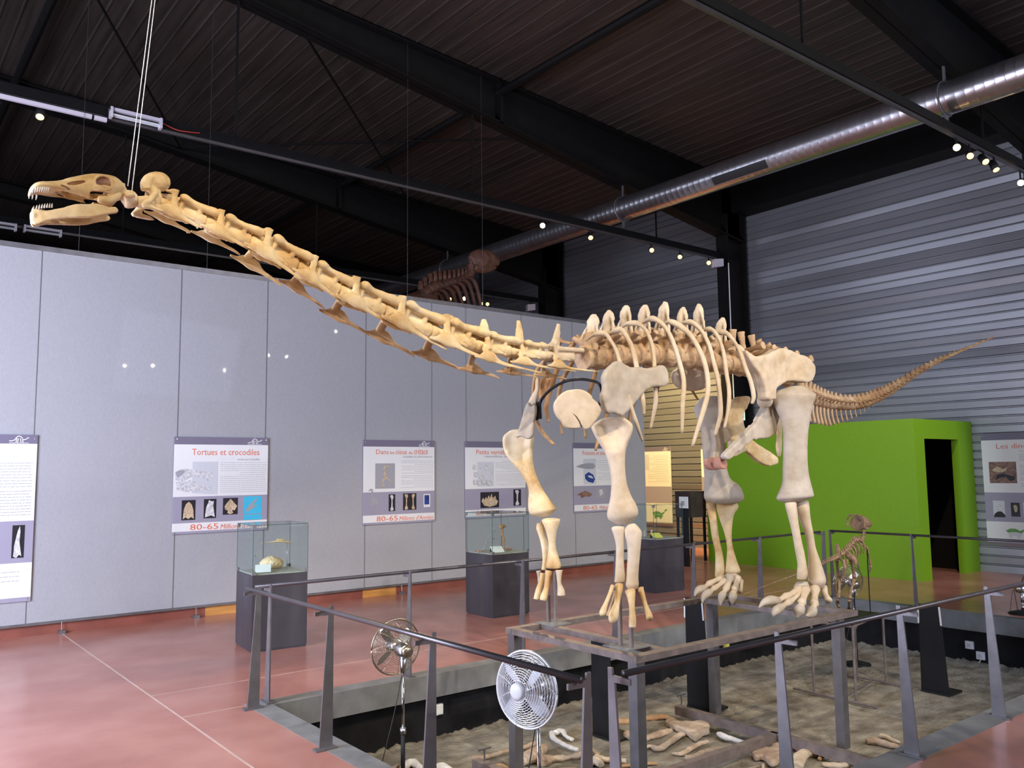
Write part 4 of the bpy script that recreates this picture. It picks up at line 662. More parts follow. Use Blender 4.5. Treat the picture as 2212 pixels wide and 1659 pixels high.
chain('neck_vertebra', [(775, 440), (795, 370), (800, 300), (765, 225)], [8.9, 8.96, 8.98, 8.97], [20, 18, 16, 15], 3)
chain('back_vertebra', [(490, 630), (560, 570), (620, 490), (690, 420), (775, 440)], [8.5, 8.58, 8.68, 8.8, 8.9], [26, 28, 28, 26, 22], 3)
chain('tail_vertebra', [(470, 640), (400, 680), (310, 715), (200, 765), (60, 830), (-130, 900), (-400, 1000), (-850, 1170)], [8.48, 8.4, 8.35, 8.3, 8.2, 8.1, 7.95, 7.7], [24, 22, 20, 17, 11, 8, 6, 3], 4)
for i, (x, y) in enumerate(((540, 580), (570, 540), (600, 505), (640, 470), (680, 440), (720, 430))):
    for s in (-1, 1): rb('rib', [(x, y), (x+s*60+10, y+25), (x+s*78+15, y+95), (x+s*46+30, y+180)], [8.55+i*.06]*4, [8, 8, 7, 5])
rb('pelvis', [(425, 480), (440, 560), (450, 640), (470, 690)], 8.5, [16, 28, 22, 16], flat=.5); rb('pelvis', [(560, 640), (620, 660), (670, 700), (690, 770)], 8.55, [22, 34, 26, 14], flat=.5)
rb('ischium', [(520, 690), (545, 830), (520, 940), (505, 1000)], 8.45, [14, 14, 10, 6]); rb('ischium', [(570, 690), (550, 830), (530, 940), (512, 1000)], 8.48, [14, 13, 9, 6])
for s, pts in (('l', [(430, 690), (440, 800), (460, 930)]), ('r', [(620, 680), (650, 800), (675, 950)])): rb('femur', pts, [8.55, 8.65, 8.7], [19, 14, 20])
for pts in ([(455, 940), (468, 1070), (455, 1230)], [(670, 960), (640, 1090), (605, 1240)]): rb('tibia', pts, [8.7, 8.6, 8.5], [19, 11, 17])
for pts in ([(450, 1240), (432, 1290), (462, 1345)], [(600, 1250), (600, 1300), (600, 1345)]): rb('metatarsal', pts, [8.5, 8.55, 8.6], [17, 12, 14])
for x in (465, 600):
    for dx in (-30, 0, 34): rb('toe', [(x, 1348), (x+dx*.6, 1368), (x+dx, 1380)], [8.6, 8.68, 8.74], [9, 8, 4])
rb('upper_arm', [(735, 450), (800, 500), (852, 532)], [8.9, 8.92, 8.95], [13, 9, 12]); rb('forearm', [(852, 540), (875, 640), (895, 770)], [8.95, 8.98, 9.0], [11, 8, 12]); rb('hand', [(895, 775), (903, 810), (880, 870)], 9.0, [13, 10, 5])
rb('upper_arm', [(700, 470), (690, 560), (705, 690)], [8.95]*3, [10, 8, 11]); rb('forearm', [(705, 700), (730, 780), (742, 840)], [9.0]*3, [13, 9, 6])
for x0, y0, x1 in ((848, 560, 868), (650, 760, 665), (430, 720, 455)):
    a = at(*zr(x0, y0), 'X', 8.9); MB().tube([(a.x, a.y, .206), a], .006, 6).build('support_rod', M['blacksteel'], RP)
# ---------------------------------------------------------------- dark mounted skeleton behind the partition
TH = thing('mounted_theropod', (9.0, 12.2, 0), 'reddish-brown skeleton rising behind the partition beside the low star lamp', 'dinosaur skeleton')
YT = 12.2; A = lambda x, y: at(x, y, 'Y', YT)
a = MB(); a.tube([A(1018, 568), A(1032, 563), (A(1055, 560)), A(1076, 564)], [.13, .2, .17, .1], 14, sm=4, flat=.6, flatdir=(0, 1, 0)); tk_ = a.build('skull', M['brownbone'], TH, True); remesh(tk_, .025, 3, .05, .12)
MB().tube([A(1022, 578), A(1048, 582), A(1070, 577)], [.09, .07, .04], 12, sm=4).build('mandible', M['brownbone'], TH, True)
P, R = crs([A(1018, 572), A(1015, 592), A(995, 606), A(965, 615), (A(935, 622)), A(905, 645)], [.08, .09, .11, .13, .14, .14], 3)
for i in range(len(P)-1): d = P[i+1]-P[i]; MB().tube([P[i]+d*.06, P[i]+d*.5, P[i]+d*.94], [R[i], R[i]*.7, R[i]], 10).tube([P[i]+d*.5, P[i]+d*.5+Vector((0, 0, R[i]*2))], [R[i]*.5, R[i]*.3], 6).build('vertebra', M['brownbone'], TH, True)
for i in range(9):
    c = P[5]+(P[-1]-P[5])*(i/8)
    for s in (-1, 1): MB().tube([c, c+Vector((0, s*.3, -.1)), c+Vector((.05, s*.42, -.6)), c+Vector((.1, s*.25, -1.1))], [.03, .035, .03, .02], 8, sm=4).build('rib', M['brownbone'], TH, True)
c = P[-1]
for s in (-1, 1): MB().tube([c+Vector((0, s*.3, 0)), c+Vector((.25, s*.35, -1.5)), c+Vector((-.2, s*.35, -3.0)), c+Vector((.1, s*.35, -c.z+.05)), c+Vector((.5, s*.35, -c.z+.05))], [.16, .11, .09, .08, .05], 10, sm=4).build('leg', M['brownbone'], TH, True)
MB().tube([c, c+Vector((-1.2, 0, -.4)), c+Vector((-3, 0, -.5))], [.14, .1, .03], 10, sm=4).build('tail', M['brownbone'], TH, True)
# ---------------------------------------------------------------- text and posters
def text(body, x0, z0, wd, ht, y, m, parent, shear=0, name='lettering'):
    cu = bpy.data.curves.new('t', 'FONT'); cu.body = body; cu.size = 1; cu.shear = shear; cu.extrude = 0.0; cu.resolution_u = 2
    o = bpy.data.objects.new('t', cu); C.objects.link(o); dg = bpy.context.evaluated_depsgraph_get(); dg.update(); me = bpy.data.meshes.new_from_object(o.evaluated_get(dg)); bpy.data.objects.remove(o)
    vx = [v.co.x for v in me.vertices]; vy = [v.co.y for v in me.vertices]; a, b, c_, d_ = min(vx), max(vx), min(vy), max(vy)
    for v in me.vertices: v.co = Vector((x0+(v.co.x-a)/(b-a)*wd, y, z0+(v.co.y-c_)/(d_-c_)*ht))
    me.materials.clear(); me.materials.append(m); q = bpy.data.objects.new(name, me); C.objects.link(q); q.parent = parent; return q
def poster(label, loc, rz_, W, H, seams, title, sub, pics, foot=None, right=True, wires=True, tlines=None, art=None):
    t = thing('information_panel', (0, 0, 0), label, 'information panel', 'hanging information panels')
    hd, wh, gr, ft = seams
    def R(name, u0, v0, u1, v1, m, k=1, th=.0008): o = MB().box((u0*W, -.012-k*.0012, H-v1*H), (u1*W, -.012-k*.0012+th, H-v0*H)).build(name, M[m]); o.parent = t; return o
    def poly(name, pts, m, k=3): o = MB().prism([(u*W, -.012-k*.0012, H-v*H) for u, v in pts], (0, .0008, 0)).build(name, M[m]); o.parent = t; return o
    o = MB().box((0, -.012, 0), (W, 0, H)).build('board', M['lilac']); o.parent = t
    hdr = R('header', 0, 0, 1, hd, 'plum'); R('sheet', 0, hd, 1, wh, 'white'); R('picture_band', 0, wh, 1, gr, 'lilac'); R('footer_sheet', 0, gr, 1, ft, 'white')
    # emblem: a long-necked skeleton drawn as an arch with legs over a baseline
    lx, lw, lv = (.77, .16, hd) if W > .8 else (.7, .2, hd)
    E_ = lambda pts, r: [(lx+lw*a, lv*(.9-b*.75)) for a, b in pts]
    arch = [(0, .28), (.15, .30), (.28, .45), (.38, .85), (.5, 1.0), (.62, .8), (.72, .5), (.85, .55), (.93, .75), (1, .72)]
    m_ = MB(); pp = [Vector((a*W, 0, H-b*H)) for a, b in E_(arch, 0)]; pq, _ = crs(pp, [0]*len(pp), 4)
    def strip(q, w_, mb): 
        for a, b in zip(q, q[1:]):
            n_ = (b-a).cross(Vector((0, 1, 0))).normalized()*w_/2; mb.add([a+n_+Vector((0, -.0146, 0)), b+n_+Vector((0, -.0146, 0)), b-n_+Vector((0, -.0146, 0)), a-n_+Vector((0, -.0146, 0))], [(0, 1, 2, 3)])
    strip(pq, .008*W, m_)
    for a in (.38, .46, .56, .66): strip([Vector(((lx+lw*a)*W, 0, H-lv*(.9-.5)*H)), Vector(((lx+lw*(a+(.04 if a > .5 else -.04)))*W, 0, H-lv*.86*H))], .007*W, m_)
    strip([Vector((lx*W, 0, H-lv*.9*H)), Vector(((lx+lw)*W, 0, H-lv*.9*H))], .004*W, m_); e = m_.build('emblem', M['white']); e.parent = hdr
    for s_, (u0, v0, u1, v1), m in title: text(s_, u0*W, H-v1*H, (u1-u0)*W, (v1-v0)*H, -.0152, M[m], t, name='title')
    for s_, (u0, v0, u1, v1) in sub: text(s_, u0*W, H-v1*H, (u1-u0)*W, (v1-v0)*H, -.0152, M['greyprint'], t, .25, name='subtitle')
    if tlines:
        rnd = random.Random(len(label)); mb = MB()
        for (u0, v0, u1, v1, n) in tlines:
            for i in range(n):
                v = v0+(v1-v0)*i/n; s0 = u0 if rnd.random() > .25 else u0+(u1-u0)*rnd.uniform(0, .5)
                if i % 8 == 6: s0 = u0+(u1-u0)*.4
                x = s0
                while x < u1-.01: wdt = min(rnd.uniform(.015, .06), u1-x); mb.box((x*W, -.0140, H-(v+.0035)*H), ((x+wdt)*W, -.0136, H-v*H)); x += wdt+.006
        o = mb.build('body_text', M['greyprint']); o.parent = t
    for nm, (u0, v0, u1, v1), bg, shapes in pics:
        pc = R('picture', u0, v0, u1, v1, bg, 2) if bg else None
        for ki, (m, pts) in enumerate(shapes):
            dr_ = poly('drawing', [(u0+(u1-u0)*a, v0+(v1-v0)*b) for a, b in pts], m, 3+1.1*ki)
            if pc: dr_.parent = pc
    if foot:
        text(foot[0], foot[2][0]*W, H-foot[2][3]*H, (foot[2][2]-foot[2][0])*W, (foot[2][3]-foot[2][1])*H, -.0152, M['redprint'], t, name='title')
        if foot[1]: text(foot[1], foot[3][0]*W, H-foot[3][3]*H, (foot[3][2]-foot[3][0])*W, (foot[3][3]-foot[3][1])*H, -.0152, M['redprint'], t, .25, name='title')
    for u in (.025, .975):
        for v in (.025, .985): o = MB().tube([(u*W, -.018, H-v*H), (u*W, -.010, H-v*H)], .007, 8).build('fixing_screw', M['chromed']); o.parent = t
    if wires:
        for u in (.03, .97): o = MB().tube([(u*W, .006, .12-loc[2]), (u*W, .006, 4.44-loc[2])], .0022, 6).build('wire', M['thinwire']); o.parent = t
    t.location = loc; t.rotation_euler = (0, 0, rz_); return t
Y0 = YF-.012
sq = (.08, .62, .89, .975)
skl = [(.1, .95), (.15, .5), (.3, .2), (.5, .08), (.7, .2), (.85, .5), (.9, .95), (.7, .85), (.5, .95), (.3, .85)]
bn = [(.25, .05), (.6, .05), (.75, .15), (.6, .3), (.58, .7), (.75, .9), (.6, .97), (.3, .97), (.25, .88), (.42, .7), (.42, .3), (.25, .15)]
FT = ('80-65', "Millions d'Années", (.18, .905, .47, .965), (.49, .915, .985, .968))
poster('square panel about turtles and crocodiles, behind the first glass case', (3.265, Y0, 1.045), 0, 1.22, 1.215, sq, [('Tortues et crocodiles', (.18, .125, .90, .19), 'redprint')], [('turtles and crocodiles', (.66, .225, .91, .245))],
  [('a', (.0, .26, .45, .60), None, [('palegrey', [(.42, 0), (1, 0), (1, 1), (.85, 1), (.42, .95)]), ('silverprint', [(.03, .3), (.25, .2), (.6, .27), (.85, .3), (.93, .45), (.85, .5), (.75, .65), (.68, .5), (.4, .45), (.2, .6), (.05, .55)]), ('silverprint', [(.05, .6), (.2, .62), (.4, .55), (.6, .72), (.85, .76), (.85, .86), (.6, .88), (.3, .92), (.08, .85)]), ('greyprint', [(.04, .32), (.14, .24), (.26, .26), (.18, .40), (.08, .48)])]),
   ('b', (.09, .655, .23, .86), 'blackprint', [('boneprint', skl)]), ('b', (.315, .65, .445, .85), 'blackprint', [('silverprint', [(.1, .95), (.2, .4), (.35, .2), (.4, .05), (.6, .12), (.8, .1), (.75, .35), (.9, .95), (.6, .85)])]), ('b', (.515, .645, .675, .82), 'blackprint', [('boneprint', [(.1, .5), (.35, .2), (.5, .05), (.7, .25), (.95, .5), (.8, .75), (.6, .75), (.7, .9), (.5, .98), (.3, .9), (.35, .75), (.15, .7)])]), ('b', (.74, .635, .94, .82), 'blueprint', [('greyprint', [(.1, .8), (.3, .5), (.7, .1), (.75, .15), (.5, .55), (.8, .45), (.5, .7), (.2, .9)])]), ('b', (.74, .83, .94, .885), 'blueprint', [])], FT, tlines=[(.48, .27, .985, .50, 11), (.48, .50, .985, .60, 5)])
poster('square panel with a wading bird drawing, between the first and second glass cases', (5.915, Y0, 1.03), 0, 1.22, 1.225, sq, [('Dans', (.17, .115, .34, .17), 'redprint'), ('les', (.36, .13, .42, .17), 'redprint'), ('cieux', (.44, .115, .60, .17), 'redprint'), ('du', (.625, .13, .675, .17), 'redprint'), ('crétacé', (.70, .10, .90, .17), 'redprint')], [('oiseaux et ptérosaures', (.54, .185, .97, .22))],
  [('a', (.16, .28, .43, .58), 'greyprint', [('boneprint', [(.45, .1), (.8, .08), (.8, .12), (.52, .14), (.46, .25), (.55, .45), (.55, .55), (.7, .58), (.85, .75), (.82, .76), (.65, .62), (.5, .62), (.4, .72), (.45, .9), (.2, .88), (.38, .85), (.35, .7), (.46, .55), (.4, .25)])]), ('b', (.02, .57, .24, .87), None, [('greyprint', [(.35, .02), (.5, .05), (.5, .25), (.55, .35), (.8, .45), (.85, .65), (.6, .66), (.6, .95), (.56, .95), (.56, .68), (.48, .68), (.46, .95), (.42, .95), (.42, .64), (.35, .45), (.42, .28), (.4, .1), (.2, .12)])]),
   ('b', (.345, .65, .435, .85), 'blackprint', [('silverprint', bn)]), ('b', (.545, .645, .735, .845), 'blackprint', [('boneprint', [(a*.5, b) for a, b in bn]), ('boneprint', [(1-a*.5, b) for a, b in bn])]), ('b', (.84, .66, .935, .82), 'white', [('navyprint', [(.12, .08), (.85, .08), (.85, .8), (.12, .8)]), ('blackprint', [(.5, .3), (.85, .1), (.7, .35), (.5, .45)])])], FT, tlines=[(.52, .25, .985, .42, 8), (.52, .43, .985, .59, 8)])
poster('square panel about small vertebrates, behind the far foreleg and second glass case', (7.71, Y0, 1.04), 0, 1.22, 1.215, sq, [('Petits vertébrés', (.18, .11, .78, .17), 'redprint')], [('mammifères, lézards', (.31, .18, .80, .215))],
  [('a', (.08, .27, .46, .59), None, [('palegrey', [(.3, 0), (1, 0), (1, 1), (.3, 1)])]+[('silverprint', [(x+.02, y), (x+.12, y+.03), (x+.15, y+.2), (x+.05, y+.24), (x-.03, y+.12)]) for x, y in ((.1, .1), (.35, .15), (.6, .1), (.8, .3), (.15, .4), (.4, .5), (.12, .7), (.3, .72), (.5, .7), (.7, .72))]),
   ('b', (.24, .665, .545, .87), 'blackprint', [('boneprint', [(.05, .55), (.15, .35), (.2, .5), (.3, .3), (.35, .45), (.45, .2), (.5, .4), (.6, .1), (.66, .4), (.8, .25), (.85, .5), (.95, .6), (.85, .85), (.5, .95), (.2, .85)])]), ('b', (.79, .64, .92, .86), 'blackprint', [('silverprint', bn)])], ('80-65', "Millions d'Années", (.17, .905, .45, .965), (.49, .915, .96, .968)), tlines=[(.49, .26, .985, .42, 8), (.49, .43, .985, .6, 9)])
poster('square panel about fishes, just left of the near foreleg humerus', (10.02, Y0, 1.04), 0, 1.22, 1.215, sq, [('Poissons et invertébrés', (.18, .115, .86, .175), 'redprint')], [],
  [('a', (.19, .23, .44, .60), 'palegrey', [('greyprint', [(-.6, .3), (-.2, .22), (.3, .17), (.8, .18), (.98, .28), (.8, .40), (.3, .40), (-.2, .36)]), ('navyprint', [(.1, .62), (.4, .52), (.75, .62), (.9, .8), (.75, .95), (.35, .9), (.12, .78)]), ('silverprint', [(.3, .66), (.6, .66), (.8, .78), (.6, .76), (.4, .72)])]),
   ('b', (.05, .69, .36, .80), None, [('brownprint', [(0, .5), (.3, .15), (.6, .0), (.85, .3), (1, .55), (.8, .8), (.5, .75), (.3, .95), (.2, .6)])]), ('b', (.44, .66, .62, .80), 'greyprint', [('silverprint', [(.3, .2), (.6, .1), (.8, .6), (.4, .8)])])], ('80-65', "Millions d'Années", (.17, .905, .45, .965), (.49, .915, .96, .968)), tlines=[(.47, .26, .95, .42, 6), (.47, .44, .95, .56, 5)])
tall = (.055, .52, .77, .975)
poster('tall overexposed panel cut by the left frame edge', (.53, Y0, .40), 0, 1.22, 1.855, tall, [('atlantique"', (.62, .115, .87, .145), 'palegrey')], [], [('b', (.83, .545, .93, .74), 'blackprint', [('silverprint', [(.15, .95), (.2, .6), (.45, .15), (.6, .03), (.65, .2), (.6, .5), (.8, .95), (.6, .9), (.4, 1)])]), ('b', (.6, .545, .7, .74), 'blackprint', [('silverprint', bn)])], None, tlines=[(.5, .17, .97, .33, 9), (.5, .34, .97, .5, 9), (.5, .82, .9, .9, 3)])
ra = -math.pi/2
dinodraw = lambda m1, m2: [(m1, [(.2, .45), (.35, .3), (.55, .3), (.7, .45), (.85, .3), (.9, .1), (1, .08), (1, .2), (.92, .25), (.75, .6), (.6, .55), (.4, .55), (.28, .6), (.1, .3)]), (m2, [(.28, .58), (.7, .58), (.78, .7), (.7, .78), (.68, .95), (.6, .95), (.6, .8), (.42, .8), (.4, .95), (.32, .95)])]
poster('tall panel titled Les dinosaures at the right frame edge', (XW-.035, 6.34, .50), ra, 1.25, 1.82, (.065, .545, .81, .985), [('Les dinosaures', (.19, .10, .88, .145), 'redprint')], [],
  [('a', (.08, .265, .42, .46), 'brownprint', [('boneprint', [(.1, .4), (.3, .2), (.5, .35), (.7, .25), (.6, .45), (.3, .5)]), ('blackprint', [(.3, .6), (.5, .55), (.95, .7), (.9, .85), (.75, .9), (.6, .7), (.4, .75), (.2, .85)])]), ('b', (.10, .62, .245, .77), 'palegrey', [('blackprint', [(.0, 1), (.1, .8), (.4, .65), (.7, .65), (1, .85), (1, 1)]), ('silverprint', [(.35, .2), (.55, .12), (.7, .25), (.68, .5), (.5, .65), (.38, .5)])]), ('b', (.32, .635, .43, .76), 'blackprint', [('boneprint', [(.3, .2), (.6, .15), (.75, .35), (.65, .65), (.45, .7), (.35, .5)])]), ('b', (.47, .63, .62, .76), 'palegrey', [('greyprint', [(.2, .1), (.9, .3), (.8, .4), (.6, .9), (.3, .6)])]), ('b', (.17, .83, .52, .96), None, dinodraw('greenprint', 'palegrey'))], None, wires=False, tlines=[(.46, .17, .95, .33, 10), (.46, .34, .95, .5, 9)])
poster('warm lit tall panel on the yellow-lit cladding, beyond the partition end', (XW-.035, 14.28, .50), ra, 1.04, 1.80, (.06, .52, .74, .985), [('', (0, 0, 0, 0), 'redprint')][:0], [], [('a', (.1, .1, .35, .3), 'palegrey', []), ('b', (.3, .80, .85, .95), None, dinodraw('greenprint', 'greenprint'))], None, wires=False, tlines=[(.3, .12, .92, .48, 16)])
poster('sliver of a pale panel between the cladding and the green box', (XW-.035, 12.35, 1.15), ra, .95, 1.15, sq, [], [], [('b', (.25, .35, .75, .62), 'brownprint', [])], None, wires=False)
# ---------------------------------------------------------------- display cases
def case(x, y, r, lab):
    t = thing('display_case', (0, 0, 0), lab, 'display case', 'glass display cases on dark plinths'); S1, S2, h, g = .575, .565, .76, .50
    def B(n, mb, m): o = mb.build(n, M[m]); o.parent = t; return o
    B('plinth', MB().box((.008, .008, 0), (S1-.008, S2-.008, .03)).box((0, 0, .02), (S1, S2, h-.03)), 'plinth'); B('plinth_top', MB().box((0, 0, h-.03), (S1, S2, h)), 'plinth'); B('sand_tray', MB().box((.02, .02, h), (S1-.02, S2-.02, h+.012)), 'tray')
    e = .006
    for a, b in (((0, 0), (S1, e)), ((0, S2-e), (S1, S2)), ((0, e), (e, S2-e)), ((S1-e, e), (S1, S2-e))): B('glass_pane', MB().box((a[0], a[1], h+.001), (b[0], b[1], h+g)), 'glass')
    B('glass_top', MB().box((0, 0, h+g), (S1, S2, h+g+e)), 'glass')
    ed = MB()
    for a, b in (((0, 0), (S1, 0)), ((0, 0), (0, S2)), ((S1, 0), (S1, S2)), ((0, S2), (S1, S2))): ed.bar((a[0], a[1], h+g+e/2), (b[0], b[1], h+g+e/2), .005)
    for a in ((0, 0), (S1, 0), (0, S2), (S1, S2)): ed.bar((a[0], a[1], h), (a[0], a[1], h+g), .0045)
    B('glass_edge', ed, 'glassedge')
    for a in ((0, 0), (S1, 0), (0, S2), (S1, S2)):
        sx = -1 if a[0] else 1; sy = -1 if a[1] else 1
        for z_ in (h+g-.035, h+.005): B('corner_clip', MB().box((a[0]-.004*sx, a[1]-.004*sy, z_), (a[0]+.032*sx, a[1]-.001*sy, z_+.035)).box((a[0]-.004*sx, a[1]-.004*sy, z_), (a[0]-.001*sx, a[1]+.032*sy, z_+.035)), 'clamp')
    B('lock', MB().tube([(.02, -.012, h+.2), (.02, .006, h+.2)], .01, 10), 'clamp')
    t.location = (x, y, 0); t.rotation_euler = (0, 0, r)
case(3.325, 8.44, -.085, 'glass case on a dark plinth nearest the left end of the near fence'); case(6.315, 8.38, -.0, 'glass case on a dark plinth left of the far foreleg'); case(9.30, 8.45, -.1, 'glass case on a dark plinth between near foreleg and green box')
TZ = .774
def card(x, y, r, m, lab):
    t = thing('label_card', (0, 0, 0), lab, 'label card', 'label cards in the cases')
    def B(n, mb, mm): o = mb.build(n, mm); o.parent = t
    B('stand', MB().prism([(0, 0, 0), (0, .11, 0), (0, .11, .062)], (.15, 0, 0)), M['blacksteel']); B('card', MB().prism([(-.004, -.004, .003), (.154, -.004, .003), (.154, .11, .068), (-.004, .11, .068)], (0, -.002, .004)), m)
    t.location = (x, y, TZ); t.rotation_euler = (0, 0, r)
card(3.40, 8.56, -.4, M['paper'], 'white sloping card in the first glass case'); card(6.40, 8.48, -.3, M['paper'], 'white sloping card in the second glass case'); card(9.40, 8.54, -.3, M['yellow'], 'yellow sloping card in the third glass case')
def small(name, lab, cat, mb, m, vox=.004, d=.006, parts=()):
    c0 = sum(mb.v, Vector())/len(mb.v); t = thing(name, (c0.x, c0.y, min(v.z for v in mb.v)), lab, cat); o = mb.build('bone', m, t, True); remesh(o, vox, 2, d, .03)
    for n_, q, mm in parts: q.build(n_, mm, t, True)
    return t
q = lambda x, y, Y=8.62: at(x, y, 'Y', Y)
small('long_snouted_skull', 'slender tan skull held on a rod high in the first glass case', 'skull', MB().tube([q(560, 1173), q(585, 1171), q(600, 1169), q(618, 1170), q(632, 1172)], [.004, .008, .022, .02, .006], 12, sm=4, flat=.6, flatdir=(0, 0, 1)).tube([q(598, 1166), q(612, 1165)], .012, 8), B_NECK, .003, .004, [('support_rod', MB().tube([(q(620, 1172).x, 8.62, TZ), q(620, 1172)], .003, 6), M['clamp'])])
small('turtle_skull', 'rounded cream skull lying on the tray of the first glass case', 'skull', MB().tube([Vector((q(575, 1218).x, 8.76, TZ+.05)), Vector((q(592, 1218).x, 8.76, TZ+.075)), Vector((q(610, 1218).x, 8.76, TZ+.06)), Vector((q(622, 1218).x, 8.76, TZ+.045))], [.03, .065, .058, .03], 16, sm=4, flat=1.1, flatdir=(0, 1, 0)), B_NECK, .006, .015)
q2 = lambda x, y: at(x, y, 'Y', 8.66)
small('small_fossil_mount', 'small mounted fossil tower of dark and pale bones in the second glass case', 'fossil', MB().tube([Vector((q2(1088, 1180).x, 8.66, TZ)), q2(1088, 1165), q2(1085, 1155), q2(1084, 1140)], [.012, .018, .016, .018], 8, sm=3).tube([q2(1080, 1138), q2(1092, 1136)], [.03, .018], 10), B_DARK, .004, .012, [('wire', MB().tube([Vector((q2(1042, 1178).x, 8.66, TZ)), q2(1056, 1160), q2(1072, 1145)], .003, 6, sm=3), M['clamp'])])
for x0, y0, x1, y1, lab in ((1032, 1174, 1040, 1172, 'small pinkish bone at the left of the second glass case'), (1094, 1166, 1106, 1180, 'small pinkish bone right of the mount in the second glass case')):
    a = q2(x0, y0); b = q2(x1, y1); a.z = TZ+.014; b.z = TZ+.014; small('small_bone', lab, 'bone', MB().tube([a, (a+b)/2, b], [.016, .01, .014], 8, sm=2), B_PINK, .004, .006)
q3 = lambda x, y: at(x, y, 'Y', 8.8)
for x, lab in ((1392, 'left of two small grey bones in the third glass case'), (1407, 'right of two small grey bones in the third glass case')):
    a = q3(x, 1150); a.z = TZ; small('small_bone', lab, 'bone', MB().tube([a, a+Vector((0, 0, .05)), a+Vector((.005, 0, .1))], [.022, .012, .024], 9, sm=3), B_GREY, .004, .008)
# dark cabinet on legs beside the green box, and the picture in front of it
t = thing('tall_cabinet', (13.0, 10.95, 0), 'dark box on tall thin legs beside the left end of the green box', 'cabinet')
MB().box((12.9, 10.75, .84), (13.35, 11.14, 1.34)).build('box', M['darkbox'], t)
for X in (12.93, 13.32):
    for Y in (10.78, 11.11): MB().box((X-.02, Y-.02, 0), (X+.02, Y+.02, .84)).build('leg', M['blacksteel'], t)
a = at(1476, 1086, 'X', 12.2); t = thing('sign_stand', (12.2, a.y, 0), 'small white card on a dark post between third glass case and cabinet', 'sign')
MB().box((12.2, a.y-.1, a.z-.10), (12.22, a.y+.1, a.z+.11)).build('card', M['paper'], t); MB().box((12.192, a.y-.03, a.z-.05), (12.2, a.y+.05, a.z+.03)).build('picture', M['greyprint'], t); MB().box((12.22, a.y-.07, .0), (12.26, a.y+.07, a.z+.08)).build('post', M['blacksteel'], t)
